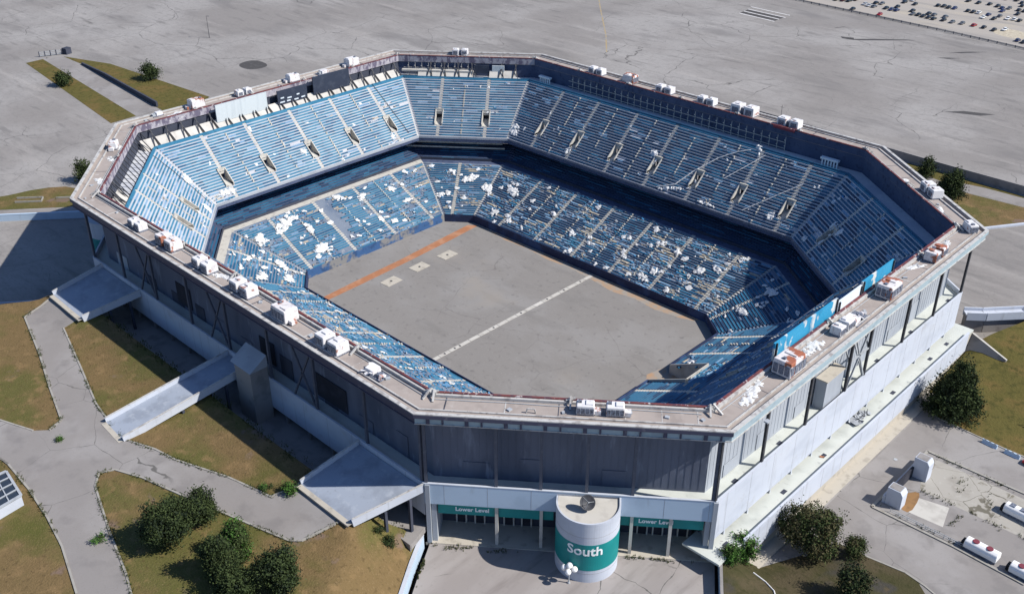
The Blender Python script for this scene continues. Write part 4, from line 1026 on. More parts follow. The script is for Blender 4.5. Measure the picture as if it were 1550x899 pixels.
# ------------------------------------------------------------------ rooftop units
def roof_unit(x, y, i, kind, label, size=1.0, dark=False):
    rz = atan2(EDIR[i].y, EDIR[i].x)
    r = empty('rooftop_unit', (x, y, 33.42), rz); tag(r, label, 'rooftop unit', 'rooftop units on the roof ring')
    mt = M['unit_rust'] if 'rust' in kind else M['unit']
    q = MB(); z0 = .25
    if 'twin' in kind:
        L = 2.7 * size; h = 2.1 * size; w = 2.9 * size; off = 1.85 * size
        q.box((0, 0, .13), (L * 2 + 1.2, w * .9, .26)); q.build('base_frame', M['grille'], r)
        for sx in (-1, 1):
            q = MB(); q.box((sx * off, 0, z0 + h / 2), (L, w, h), 0, taper=.94); o = bevel(q.build('housing', mt, r), .16, 2)
            q = MB()
            for k in range(3): q.box((sx * off - L * .3 + k * L * .3, -w / 2 - .005, z0 + h * .45), (L * .22, .1, h * .62))
            q.build('grille', M['grille'], o)
            q = MB(); q.box((sx * off, w / 2, z0 + h * .42), (L * .6, .1, h * .55)); q.build('grille', M['grille'], o)
            q = MB(); q.box((sx * (off - .2), .3, z0 + h + .12), (L * .45, w * .4, .3)); bevel(q.build('hood', mt, o), .08)
        q = MB(); q.box((0, .1, z0 + h * .4), (1.5 * size, w * .55, h * .6)); q.build('duct', M['grille'], r)
    elif 'single' in kind:
        L = 5.6 * size; h = 3.1 * size; w = 3.9 * size
        q.box((0, 0, .13), (L * .96, w * .92, .26)); q.build('base_frame', M['grille'], r)
        q = MB(); q.box((0, 0, z0 + h / 2), (L, w, h), 0, taper=.95); o = bevel(q.build('housing', mt, r), .22, 2)
        q = MB()
        for k in range(4): q.box((-L * .36 + k * L * .24, -w / 2 + .02, z0 + h * .45), (L * .19, .12, h * .6))
        q.build('grille', M['grille'], o)
        q = MB()
        for k in range(3): q.box((-L / 2 + .02, -w * .3 + k * w * .3, z0 + h * .45), (.12, w * .24, h * .6))
        q.build('grille', M['grille'], o)
        q = MB(); q.box((L * .22, 0, z0 + h + .1), (L * .4, w * .6, .26)); bevel(q.build('hood', mt, o), .06)
        q = MB(); q.box((-L * .3, .2, z0 + h + .12), (.7, .7, .4)); q.build('roof_vent', M['grille'], o)
        q = MB(); q.box((L / 2 + .6, -.3, .6), (1.2, 1.4, .9)); q.build('duct', mt, r)
    elif 'wreck' in kind:
        rnd = random.Random(int(x * 10))
        q.box((0, 0, .1), (5 * size, 2.8 * size, .2), .05); q.build('base_frame', M['grille'], r)
        q = MB(); q.box((-1.2 * size, .2, .75), (2.4 * size, 2.4 * size, 1.1), .1, taper=.9, tilt=(.08, .1)); bevel(q.build('housing', mt, r), .1)
        q = MB()
        for k in range(9): q.box((rnd.uniform(-2.6, 3) * size, rnd.uniform(-1.3, 1.3) * size, rnd.uniform(.2, 1.0)), (rnd.uniform(.6, 1.8), rnd.uniform(.5, 1.3), .08), rnd.uniform(0, 6), tilt=(rnd.uniform(-.6, .6), rnd.uniform(-.6, .6)))
        q.build('loose_panel', M['unit'], r)
        q = MB(); q.tube((1.2 * size, 0, .1), (1.2 * size, 0, .9), .75, .7, 14); q.build('fan_shroud', M['grille'], r)
    elif 'flat' in kind:
        q.box((0, 0, .12), (3.6 * size, 2.2 * size, .24)); q.build('base_frame', M['grille'], r)
        q = MB(); q.box((-.6, 0, .7), (2.2 * size, 1.8 * size, 1.0), taper=.93); bevel(q.build('housing', mt, r), .1)
        q = MB(); q.box((1.3, .1, .5), (1.0, 1.2, .6)); q.box((1.3, .1, .9), (1.2, .3, .15)); q.build('hood', M['metal'], r)
    return r
U = [(-41.3, -91.0, 7, 'twin', 'small twin white rooftop unit nearest the left corner of the near roof edge', .8),
     (-26.0, -90.8, 7, 'rust twin', 'large twin rooftop unit with red rust streaks across its top', 1.05),
     (-9.1, -91.0, 7, 'twin', 'clean twin white unit between the rust-streaked twin and another clean twin', .95),
     (7.4, -90.9, 7, 'twin', 'twin white unit just behind the big rusty single box on the near edge', 1.0),
     (23.7, -91.1, 7, 'rust single', 'big single white box with a bright rust patch on the near roof edge', .92),
     (40.7, -91.3, 7, 'twin', 'twin white unit between the big rusty box and the smashed unit', 1.05),
     (55.0, -91.3, 7, 'wreck', 'smashed white rooftop unit with an open round fan hole', .9),
     (-98.4, -68.4, 6, 'single', 'white unit with a grilled end beside fabric scraps on the left corner', .62),
     (-115.6, -44.5, 5, 'flat', 'low small grey unit at the left end of the far short roof', .9),
     (-113.6, -31.0, 5, 'rust single', 'tall rust-spotted white box at the left of the ribbed pale board', .85),
     (-113.4, -12.8, 5, 'twin', 'low twin white unit directly behind the ribbed pale board', .8),
     (-113.8, 8.3, 5, 'single', 'white box behind the dark board with message panels', .75),
     (-113.6, 21.3, 5, 'flat', 'low flat white unit behind the plain dark board', 1.2),
     (-113.6, 35.0, 5, 'single', 'bright white box with a dark end near the farthest roof corner', .85),
     (-94.6, 73.6, 4, 'twin', 'twin white unit on the short far corner of the roof', .85),
     (-40.1, 91.6, 3, 'twin', 'first twin white unit on the far long roof, closest to its left corner', .9),
     (-24.9, 92.0, 3, 'rust single', 'boxy unit with a red rusted top on the far long roof', .85),
     (-9.1, 91.6, 3, 'twin', 'twin white unit next to the boxy red-topped unit', .92),
     (8.5, 91.6, 3, 'twin', 'twin white unit midway along the far long roof', .92),
     (23.2, 91.8, 3, 'twin', 'tallest twin white unit on the far long roof', 1.22),
     (40.2, 91.6, 3, 'twin', 'twin white unit above the maroon tray', 1.05),
     (96.2, 71.4, 2, 'twin', 'twin white unit with a leaning panel on the right corner roof', 1.0),
     (113.4, 55.9, 2, 'single', 'tall pale box with purple shaded sides standing on the far right roof corner', .62),
     (113.4, 35.4, 1, 'rust twin', 'white unit with brown stains near the right corner of the east roof', .95),
     (113.6, 10.1, 1, 'rust single', 'unit with heavy orange rust bands behind the blue boards', .95),
     (113.6, -5.0, 1, 'wreck', 'broken low white unit with scattered panels beside the rust-banded unit', 1.1),
     (113.6, -11.5, 1, 'twin', 'flattened white unit with a black grilled end on the east roof', .8),
     (113.4, -32.9, 1, 'rust single', 'largest white box with orange rust on its roof, nearest the south corner', 1.05),
     (93.2, -71.9, 0, 'single', 'white box with a black shadowed side in the middle of the south roof edge', .6),
     (97.6, -68.4, 0, 'single', 'white box with a blue-grey top next to the black-sided box', .6)]
for u in U: roof_unit(u[0], u[1], u[2], u[3], u[4], u[5] * (1.14 if 'single' not in u[3] else 1.05))
r = empty('metal_tray', (40.5, 88.3, 33.2)); tag(r, 'maroon metal tray hanging over the inner rim of the far long roof', 'tray')
q = MB(); q.box((0, 0, .3), (7.5, 1.6, .2)); q.build('tray_base', M['maroon'], r)
q = MB(); q.box((0, -.8, .6), (7.5, .12, .7)); q.box((0, .8, .6), (7.5, .12, .7)); q.box((-3.7, 0, .6), (.12, 1.6, .7)); q.box((3.7, 0, .6), (.12, 1.6, .7)); q.build('tray_side', M['maroon'], r)
r = empty('pipe_loop', (86, -79.2, 33.45), atan2(EDIR[0].y, EDIR[0].x)); tag(r, 'white looped pipe standing on the south roof edge', 'pipe')
q = MB(); q.tube((-.9, 0, 0), (-.7, 0, .9), .14); q.tube((-.7, 0, .9), (.7, 0, .9), .14); q.tube((.7, 0, .9), (.9, 0, 0), .14); q.build('pipe', M['coping'], r)

# ------------------------------------------------------------------ torn roof fabric
def scrap(center, ex, ey, en, a, b, seed, label, group, thick=.5):
    a, b = a * 1.45, b * 1.3
    rnd = random.Random(seed); off = Vector((seed * 3.7, seed * 1.3, 0)); rot = rnd.uniform(-.6, .6)
    ex, ey = ex * cos(rot) + ey * sin(rot), ey * cos(rot) - ex * sin(rot)
    cell = max(.2, min(.34, b / 7)); nx, ny = int(a * .75 / cell) + 1, int(b * .75 / cell) + 1
    on = set(); bend = rnd.uniform(-.5, .5)
    for i_ in range(-nx, nx):
        for j_ in range(-ny, ny):
            x, y = (i_ + .5) * cell, (j_ + .5) * cell
            u, v_ = 2 * x / a, 2 * y / b + bend * (2 * x / a) ** 2
            p = Vector((x, y, 0)) + off
            f = 1 - (u * u + v_ * v_) + 1.0 * noise.noise(p * (1.5 / max(.9, b * .45))) + .42 * noise.noise(p * 1.1) + .12 * noise.noise(p * 3.1)
            if f > .28: on.add((i_, j_))
    best = set(); left = set(on)
    while left:
        st_ = [left.pop()]; comp = set(st_)
        while st_:
            c_ = st_.pop()
            for dd in ((1, 0), (-1, 0), (0, 1), (0, -1)):
                k_ = (c_[0] + dd[0], c_[1] + dd[1])
                if k_ in left: left.discard(k_); comp.add(k_); st_.append(k_)
        if len(comp) > len(best): best = comp
    vid = {}; vs = []; fs = []
    def vert(i_, j_):
        if (i_, j_) not in vid:
            rr = random.Random(seed * 7919 + i_ * 131 + j_); x, y = (i_ + rr.uniform(-.3, .3)) * cell, (j_ + rr.uniform(-.3, .3)) * cell
            inner = all((i_ + di, j_ + dj) in best for di in (-1, 0) for dj in (-1, 0))
            h_ = (thick * (.75 + .9 * noise.noise(Vector((x, y, 0)) * 1.1 + off)) if inner else thick * .15) + rr.uniform(-.05, .05) * thick
            vid[(i_, j_)] = len(vs); vs.append(center + ex * x + ey * y + en * max(.04, h_))
        return vid[(i_, j_)]
    for (i_, j_) in best: fs.append((vert(i_, j_), vert(i_ + 1, j_), vert(i_ + 1, j_ + 1), vert(i_, j_ + 1)))
    q = MB(); q.mesh(vs, fs)
    o = q.build('fabric_scrap', M['fabric'], None); tag(o, label, 'fabric scrap', group)
    return o
SCR = [(3, 'l', 10.8, 49.7, 3, 2.4), (3, 'l', 36.4, 54.3, 2, 2.5), (3, 'l', 22.9, 45.6, 2.5, 1.5), (3, 'l', -38.5, 45.3, 3.2, 2.6), (3, 'l', -20.6, 41.6, 3, 2), (3, 'l', -27.8, 42.0, 2, 2.6), (3, 'l', -25.6, 51.3, 2.6, 2.6), (3, 'l', -43.6, 42.8, 4, 1.6), (3, 'l', -23.4, 54.5, 4, 2), (3, 'l', -12.5, 50.4, 2, 1.4), (3, 'l', -48.8, 35.9, 3, 1.4), (3, 'l', 3.4, 48.8, 1.6, 1.6), (3, 'l', 44.5, 53.5, 3, 3), (3, 'l', 6.7, 56.2, 2, 3), (3, 'l', 44.9, 43.2, 5, 3), (4, 'l', -5.9, 41.3, 5, 3.5), (4, 'l', -13.0, 46.1, 3, 5), (4, 'l', 1.1, 38.5, 3, 2), (4, 'l', 4.3, 49.1, 3, 2), (5, 'l', 25.0, 38.7, 8, 3.5), (5, 'l', 19.6, 51.9, 5, 3), (5, 'l', 35.8, 41.0, 3, 3.5), (5, 'l', 20.3, 37.9, 3, 2), (5, 'l', .3, 36.2, 4, 2), (5, 'l', -8.0, 39.2, 4, 2), (5, 'l', -20.5, 40.4, 2, 3), (5, 'l', -22.5, 47.0, 4, 1.5), (5, 'l', 18.3, 44.1, 2, 3), (6, 'l', -.9, 49.8, 6, 3), (6, 'l', -10.4, 43.7, 3, 3), (6, 'l', 6.6, 52.7, 4, 3), (6, 'l', 11.1, 45.0, 5, 3), (6, 'l', -12.9, 38.6, 2.5, 2), (2, 'l', 6.0, 39.8, 4, 3.2), (2, 'l', 2.2, 42.3, 1, 1), (2, 'l', 3.7, 49.2, 5, 2), (2, 'l', -11.7, 40.2, 4, 2), (2, 'l', -3.5, 54.8, 2, 2), (3, 'u', 59.8, 27.2, 4, 4), (3, 'u', -.7, 21.2, 2.5, 2.5), (3, 'u', -13.7, 28.4, 8, 1.2), (3, 'u', -28.4, 29.2, 6, 1.0), (3, 'u', 32.6, 28.0, 2, 2), (3, 'u', -35.6, 12.6, 1.6, 3), (3, 'u', -50.7, 27.0, 2, 3), (2, 'u', 9.6, 22.1, 1.6, 3), (2, 'u', 5.6, 22.0, 1.6, 3.5), (2, 'u', 14.2, 28.0, 2, 2), (5, 'u', 37.9, 27.9, 5, 2), (5, 'u', 4.3, 24.1, 2, 2), (5, 'u', -32.9, 28.0, 2, 2), (6, 'u', -19.3, 21.5, 5, 3), (6, 'u', -20.5, 27.0, 4, 2.5), (6, 'u', -8.7, 28.2, 3, 3), (1, 'l', 9.4, 52.6, 2, 2)]
ORD = ['first', 'second', 'third', 'fourth', 'fifth', 'sixth', 'seventh', 'eighth', 'ninth', 'tenth', 'eleventh', 'twelfth', 'thirteenth', 'fourteenth', 'fifteenth', 'sixteenth', 'seventeenth']
STAND = {3: 'far right-hand stand', 5: 'far left-hand stand', 4: 'far corner stand', 6: 'left corner stand', 2: 'shaded right corner stand', 1: 'stand by the field tunnel', 7: 'near stand'}
from collections import defaultdict
bykey = defaultdict(list)
for n_, t in enumerate(SCR): bykey[t[:2]].append((t, n_))
for key, lst in bykey.items():
    i, T = key
    lst.sort(key=lambda q: -q[0][2] if i in (3, 2) else (q[0][2] if i in (1,) else -q[0][2]))
    for k, (t, n_) in enumerate(lst):
        fdz = (10.5, 28.0, 18.5 / 19.5) if T == 'u' else (34.0, 1.0, 11 / 23.6)
        z = fdz[1] - (t[3] - fdz[0]) * fdz[2]
        c = fp(i, t[2], t[3], z + .62)
        ex = Vector((EDIR[i].x, EDIR[i].y, 0)); ey = Vector((-ENOR[i].x, -ENOR[i].y, -fdz[2])).normalized(); en = ex.cross(ey); en = en if en.z > 0 else -en
        szw = 'large' if t[4] * t[5] > 14 else ('long thin' if t[4] > 2.6 * t[5] else ('small' if t[4] * t[5] < 5 else 'crumpled'))
        d_ = ('counting from its left end' if i in (3, 4, 5) else 'counting from its far end')
        if len(lst) == 1: lab = f'{szw} white fabric scrap alone on the {"upper" if T == "u" else "lower"} rows, {STAND[i]}'
        else: lab = f'{szw} white fabric scrap, {ORD[k]} along the {"upper" if T == "u" else "lower"} rows of the {STAND[i]}'
        scrap(c, ex, ey, en, t[4], t[5], 100 + n_, lab, 'torn white roof fabric on the seats', .38)
for k, (i, s, d, a, b, lab) in enumerate(((1, -45, 4.6, 9, 2.2, 'long white fabric sheet lying on the roof walkway by the south corner'), (1, -21.5, 4.4, 6, 2.4, 'crumpled white fabric on the east roof behind the largest rusty box'),
        (1, 27, 5.2, 5, 1.6, 'thin strip of white fabric on the east roof near the rust-banded unit'), (7, -2, 5.2, 7, 1.6, 'white fabric strip along the near roof between two clean twins'), (6, 18, 5.3, 6, 1.8, 'white fabric on the left corner roof nearest its far end'),
        (6, 1, 4.8, 4, 1.6, 'white fabric scrap in the middle of the left corner roof'), (6, -9, 5.4, 3, 1.4, 'white fabric scrap on the left corner roof nearest its near end'), (2, 3, 5.6, 7, 1.6, 'white fabric draped along the right corner rim before the leaning panel'), (2, -16, 5.5, 6, 1.3, 'white fabric along the right corner rim past the twin unit'),
        (3, -13, 5.4, 3.5, 1.5, 'white fabric scrap beside the red-topped unit on the far long roof'), (3, 31, 5.4, 3, 1.4, 'white fabric scrap left of the first twin unit on the far long roof'), (5, 40, 4.6, 7, 2, 'white and tan fabric on the far short roof near the left corner'), (1, 45, 4.6, 3, 1.3, 'small white fabric scrap below the purple-sided box'))):
    ex = Vector((EDIR[i].x, EDIR[i].y, 0)); ey = Vector((ENOR[i].x, ENOR[i].y, 0))
    scrap(fp(i, s, d, 33.42), ex, ey, Vector((0, 0, 1)), a, b, 400 + k, lab, 'torn white fabric on the roof ring', .22)
def rope(i, T, pts, r_, mat, label, cat):
    fdz = (10.5, 28.0, 18.5 / 19.5) if T == 'u' else (34.0, 1.0, 11 / 23.6)
    P = [fp(i, s_, d_, fdz[1] - (d_ - fdz[0]) * fdz[2] + .75) for s_, d_ in pts]; q = MB()
    out = []
    for k in range(len(P) - 1):
        for t in (0, .25, .5, .75):
            p = P[k].lerp(P[k + 1], t); out.append(p + Vector((.15 * noise.noise(p), .15 * noise.noise(p * 1.3), .1)))
    out.append(P[-1])
    for k in range(len(out) - 1): q.tube(out[k], out[k + 1], r_, r_, 6)
    tag(q.build('fallen_cable' if cat == 'cable' else 'fabric_strip', mat), label, cat)
rope(3, 'u', [(-8.5, 29.4), (-14.4, 27.2), (-18.0, 22.8), (-24, 17.5), (-29.2, 14.6), (-33, 13.2)], .2, M['fabric'], 'long twisted white fabric strip trailing from a portal of the far right-hand upper rows', 'fabric strip')
rope(3, 'u', [(-29.6, 22), (-34, 17.9), (-38.6, 13.4)], .14, M['fabric'], 'shorter twisted white fabric strip near the top of the far right-hand upper rows', 'fabric strip')
rope(3, 'u', [(-41, 28), (-49, 22), (-55, 17.5)], .16, M['fabric'], 'twisted white fabric strip crossing the upper rows nearest the shaded corner', 'fabric strip')
rope(5, 'u', [(-37.5, 11.6), (-38.6, 18), (-39.6, 24.5), (-40.4, 28.5)], .09, M['steel'], 'dark fallen cable down the upper rows close to the far corner', 'cable')
rope(6, 'u', [(-18, 12.5), (-17, 18), (-15, 24), (-13, 29)], .09, M['steel'], 'dark fallen cable across the upper rows of the left corner stand', 'cable')
# fabric heap on the east lower terrace, and broken skylight frames
r = empty('scrap_heap', (115.9, 3.5, 3.4)); tag(r, 'heap of broken grey panels lying on the lower east terrace', 'scrap heap')
rnd = random.Random(9); q = MB()
for k in range(12): q.box((rnd.uniform(-1.2, 1.2), rnd.uniform(-3.4, 3.4), rnd.uniform(.15, .8)), (rnd.uniform(.8, 2), rnd.uniform(.8, 2.6), .08), rnd.uniform(0, 6), tilt=(rnd.uniform(-.5, .5), rnd.uniform(-.5, .5)))
q.build('panel', M['metal'], r)
q = MB()
for k in range(6): q.bar((rnd.uniform(-1, 1), -3 + k, .3), (rnd.uniform(-1, 1), -1.5 + k, .9), .12, .12)
q.build('bar', M['steel'], r)
r = empty('orange_rag', (116.4, -16, 3.42)); tag(r, 'small orange rag on the lower east terrace beside a floor drain', 'rag')
q = MB(); q.box((0, 0, .1), (.7, .5, .1), .4, tilt=(.2, .1)); q.box((.4, .3, .12), (.4, .3, .12), 1, tilt=(-.2, .2)); q.build('cloth', M['orange'], r)

# ------------------------------------------------------------------ satellite dish on the tower, globe lamp at its foot
r = empty('satellite_dish', (97.6, -75.6, 14.62), radians(35)); tag(r, 'dark mesh satellite dish on the flat top of the round tower', 'satellite dish')
q = MB(); q.tube((0, 0, 0), (0, 0, 1.5), .14, .1); q.box((0, 0, .06), (.9, .9, .12)); q.build('mount', M['steel'], r)
q = MB(); pr = [(.05, 0), (.5, .06), (1.0, .24), (1.35, .44), (1.55, .6), (1.5, .62), (1.3, .46), (.95, .27), (.5, .1), (.05, .04)]
q.lathe((0, 0, 0), pr, 24); o = q.build('dish', M['steel'], r, True); o.location = (0, 0, 1.6); o.rotation_euler = (radians(48), 0, radians(20))
q = MB()
for k in range(3): t = 2.1 * k; q.tube((1.3 * cos(t), 1.3 * sin(t), .45), (0, 0, 1.5), .04)
q.tube((0, 0, 1.4), (0, 0, 1.7), .12); f = q.build('feed_arm', M['metal'], o)
r = empty('globe_lamp', (98.6, -81.4, 0)); tag(r, 'cluster lamp of milky white globes at the foot of the round tower', 'lamp')
q = MB(); q.tube((0, 0, 0), (0, 0, 3.4), .13, .1, 10); q.tube((0, 0, 0), (0, 0, .3), .3, .25, 10); q.build('post', M['metal'], r)
for k in range(5):
    t = 2 * pi * k / 5 + .4; q = MB()
    p = (0, 0, 4.6) if k == 4 else (1.05 * cos(2 * pi * k / 4 + .5), 1.05 * sin(2 * pi * k / 4 + .5), 3.9)
    q.ball(p, .62, 16); g = q.build('globe', M['globe'], r, True)
    q = MB(); q.tube((0, 0, 3.2), (p[0] * .95, p[1] * .95, p[2] - .55), .07, .06); q.build('arm', M['metal'], g)

# ------------------------------------------------------------------ loading yard on the east road
kerb('kerb', [(162.3, -15.2), (147.6, -14.5), (129.4, -14.8), (129.7, 12.6), (151.9, 13.0), (200, 13.4)], G, .6, .25)
sheet('yard_paving', [(130.4, -13.9), (170, -14), (200, 12.6), (130.4, 11.9)], G + .01, M['road'])
sheet('yard_pad', [(131.0, 11.0), (200, 11.6), (200, -1.3), (139.6, -1.8), (134.5, -1.9), (132.6, 3)], G + .02, M['yard'])
sheet('yard_ramp', [(136.0, -10.8), (135.3, -4.8), (141.8, -3.2), (143.4, -10.2)], G + .024, M['concrete'])
sheet('dirt_patch', smooth_poly([(134.0, -11.1), (132.4, -5.9), (134.6, -2.4), (135.8, -5.1), (136.4, -11.0)], 1), G + .028, M['dirt'])
q = MB()
for x in range(150, 200, 6): q.box((x, 5, G + .026), (.25, 12, .012))
q.build('yard_joint', M['kerb'])['kind'] = 'structure'
pt = empty('tunnel_portal', (130.4, -2, G)); tag(pt, 'white concrete tunnel portal with two blocky side pillars in the loading yard', 'portal')
q = MB(); q.box((0, 0, 1.0), (.6, 19.5, 2.1)); q.build('head_wall', M['white_wall'], pt)
for y, h in ((-8.4, 4.6), (4.6, 5.4)):
    q = MB(); q.mesh([(x, y + sy * 1.3, z) for sy in (-1, 1) for x, z in ((.35, 0), (3.9, 0), (3.9, h - .9), (3.3, h), (.35, h))], [(0, 1, 2, 3, 4), (9, 8, 7, 6, 5), (0, 5, 6, 1), (1, 6, 7, 2), (2, 7, 8, 3), (3, 8, 9, 4), (4, 9, 5, 0)])
    o = bevel(q.build('pillar', M['white_wall'], pt), .08)
    q = MB(); q.box((1.85, y, h + .03), (2.5, 2.1, .08)); q.build('pillar_cap', M['grey_conc'], o)
q = MB(); q.box((.5, -1.9, 1.4), (.5, 10.2, 2.8)); q.build('opening', M['dark'], pt)
for k, (x0, y0, x1, y1, lab) in enumerate(((149.1, -12.4, 156.0, -12.7, 'white rounded cooling unit with two dark round fans beside the yard kerb'), (150.8, 4.4, 158.2, 4.0, 'white rounded cooling unit with three dark square vents on its own kerb'), (158.6, -13.0, 165.6, -13.2, 'white rounded cooling unit beyond the one with two fans, on the same kerb line'))):
    L = hypot(x1 - x0, y1 - y0)
    r = empty('cooling_unit', ((x0 + x1) / 2, (y0 + y1) / 2, G + .02), atan2(y1 - y0, x1 - x0)); tag(r, lab, 'cooling unit', 'cooling units in the loading yard')
    q = MB(); sec = [(-1.3, .5), (-1.3, 1.5), (-1.0, 2.1), (-.4, 2.4), (.4, 2.4), (1.0, 2.1), (1.3, 1.5), (1.3, .5)]
    n_ = len(sec); q.mesh([(x, y, z) for x in (-L / 2, L / 2) for y, z in sec], [tuple(range(n_ - 1, -1, -1)), tuple(range(n_, 2 * n_))] + [(j, (j + 1) % n_, n_ + (j + 1) % n_, n_ + j) for j in range(n_)])
    o = bevel(q.build('housing', M['globe'], r), .18, 3)
    for j in range(3 if k == 1 else 2):
        x = (-L * .3 + j * L * .3) if k == 1 else (-L * .22 + j * L * .42)
        q = MB()
        if k == 1: q.box((x, 0, 2.4), (1.1, 1.2, .12)); q.build('vent', M['grille'], o)
        else: q.tube((x, 0, 2.36), (x, 0, 2.5), .72, .68, 20); q.build('fan', M['maroon'], o)
    q = MB(); q.box((0, 0, .26), (L * .96, 2.4, .5)); q.build('base_frame', M['grille'], r)
    q = MB(); q.box((-L / 2 - .35, 0, .8), (.7, 1.6, 1.2)); q.build('control_box', M['black'], r)
for k, (x0, y0, x1, y1, lab) in enumerate(((137.6, 25.4, 141.1, 25.1, 'pale blue road barrier on the kerb of the green verge, nearer the pine'), (142.9, 25.1, 146.6, 24.8, 'pale blue road barrier on the verge kerb, nearer the red cart'))):
    r = empty('road_barrier', ((x0 + x1) / 2, (y0 + y1) / 2, G), atan2(y1 - y0, x1 - x0)); tag(r, lab, 'barrier', 'pale blue barriers on the verge kerb')
    q = MB(); q.mesh([(x, y, z) for x in (-1.8, 1.8) for y, z in ((-.5, 0), (-.2, .5), (-.15, 1.0), (.15, 1.0), (.2, .5), (.5, 0))], [(0, 1, 2, 3, 4, 5), (11, 10, 9, 8, 7, 6), (0, 6, 7, 1), (1, 7, 8, 2), (2, 8, 9, 3), (3, 9, 10, 4), (4, 10, 11, 5)]); q.build('body', M['blue_wall'], r)
    q = MB()
    for x in (-1.2, 0, 1.2): q.box((x, 0, 1.02), (.5, .2, .1))
    q.build('lifting_slot', M['grey_conc'], r)
r = empty('handrail', (137, -13.6, G)); tag(r, 'pale metal handrail along the kerb of the loading yard', 'handrail')
q = MB()
for z in (.5, 1.0): q.bar((-4, -.2, z), (12, .1, z), .1, .1)
q.build('rail', M['metal'], r); q = MB()
for x in range(-4, 13, 2): q.tube((x, 0, 0), (x, 0, 1.05), .06)
q.build('post', M['metal'], r)
r = empty('manhole_cover', (131.0, -17.5, G)); r.location = (125.6, 4.5, G); tag(r, 'round bluish manhole cover in the east road', 'manhole cover')
q = MB(); q.tube((0, 0, 0), (0, 0, .04), .55, .55, 18); q.build('rim', M['grey_conc'], r); q = MB(); q.tube((0, 0, .03), (0, 0, .055), .45, .45, 18); q.build('cover', M['metal'], r)

# ------------------------------------------------------------------ trees and bushes
def leaf_mesh(name, blobs, n, leaf, mats, seed, parent):
    """many small leaf clumps spread through a few overlapping volumes"""
    rs = np.random.RandomState(seed)
    vol = np.array([b[3] * b[4] * b[5] for b in blobs]); vol = vol ** .8 / (vol ** .8).sum()
    V = []; Fm = []
    # clump centres
    n = int(n * 1.7); leaf *= .72; per = 26; ncl = max(20, n // per)
    cl = []
    for _ in range(ncl):
        b = blobs[rs.choice(len(blobs), p=vol)]
        d = rs.normal(size=3); d /= np.linalg.norm(d)
        r = rs.uniform(.45, 1.0) ** .5
        bump = 1 + .45 * noise.noise(Vector((d[0] * 2.0 + seed, d[1] * 2.0, d[2] * 2.0))) + .2 * rs.normal() * .5
        cl.append((np.array(b[:3]) + d * np.array(b[3:6]) * r * bump, d))
    m_of = rs.choice(len(mats), ncl, p=[.5, .3, .2][:len(mats)] if len(mats) == 3 else None)
    for k, (c, d) in enumerate(cl):
        cs = leaf * rs.uniform(1.3, 2.7)
        for _ in range(per):
            p = c + rs.normal(size=3) * cs
            u = rs.normal(size=3); u /= np.linalg.norm(u)
            w = np.cross(u, d + rs.normal(size=3) * .6); w /= (np.linalg.norm(w) + 1e-6)
            s1, s2 = leaf * rs.uniform(.6, 1.2), leaf * rs.uniform(.35, .7)
            V += [p - u * s1, p + w * s2 - u * .1 * s1, p + u * s1, p - w * s2 + u * .1 * s1]; Fm.append(m_of[k])
    nq = len(Fm)
    me = bpy.data.meshes.new(name); me.from_pydata([tuple(x) for x in V], [], [(4 * j, 4 * j + 1, 4 * j + 2, 4 * j + 3) for j in range(nq)])
    for m in mats: me.materials.append(m)
    me.polygons.foreach_set('material_index', [int(x) for x in Fm])
    o = bpy.data.objects.new(name, me); COL.objects.link(o); o.parent = parent
    return o
def tree(name, x, y, z, h, r, shape, mats, label, n=4500, leaf=.34, group=None, seed=1, cat='tree'):
    t = empty(name, (x, y, z)); tag(t, label, cat, group)
    rnd = random.Random(seed); B = []
    if shape == 'cone':
        for k in range(6):
            f = k / 5; B.append((rnd.uniform(-.1, .1) * r, rnd.uniform(-.1, .1) * r, h * (.16 + .76 * f), r * (1.02 - .86 * f), r * (1.02 - .86 * f), h * .14))
            if k < 5:
                for _ in range(3):
                    a = rnd.uniform(0, 6.28); q = r * (1.0 - .8 * f) * .75; B.append((q * cos(a), q * sin(a), h * (.14 + .76 * f) + rnd.uniform(-.4, .4), q * .5, q * .5, h * .07))
    elif shape == 'round':
        B.append((0, 0, h * .55, r * .75, r * .75, h * .42))
        for k in range(9):
            a = rnd.uniform(0, 6.28); f = rnd.uniform(.25, .85); q = r * .55 * (1.15 - abs(f - .45))
            B.append((q * cos(a), q * sin(a), h * f, r * .45, r * .45, h * .17))
    elif shape == 'column':
        for k in range(6):
            f = k / 5; w = r * (.75 + .3 * sin(pi * (f * .9 + .12))); B.append((rnd.uniform(-.2, .2) * r, rnd.uniform(-.2, .2) * r, h * (.14 + .72 * f), w * (1 - .35 * f), w * (1 - .35 * f), h * .16))
    elif shape == 'bush':
        for k in range(6):
            a = rnd.uniform(0, 6.28); q = r * .5; B.append((q * cos(a), q * sin(a), h * rnd.uniform(.35, .6), r * .55, r * .55, h * .4))
    tr = MB(); tr.tube((0, 0, -.3), (.1, .05, h * .55), max(.08, h * .03), h * .012, 8)
    for k in range(5):
        a = rnd.uniform(0, 6.28); z0 = h * rnd.uniform(.15, .45); tr.tube((0, 0, z0), (cos(a) * r * .6, sin(a) * r * .6, z0 + h * .18), h * .012, h * .005, 6)
    tr.build('trunk', M['bark'], t)
    leaf_mesh('crown', B, n, leaf, mats, seed, t)
    return t
D3 = [M['leaf_dark'], M['leaf_mid'], M['leaf_black']]
BR = [M['leaf_bright'], M['leaf_mid'], M['leaf_dark']]
OL = [M['leaf_olive'], M['leaf_mid'], M['leaf_dark']]
gt_ = 'evergreen trees on the dry bank'
tree('evergreen_tree', 43.2, -134.0, hz(43.2, -134), 9.6, 5.1, 'round', D3, 'largest dark evergreen on the dry bank, directly below the path', 9000, .36, gt_, 3)
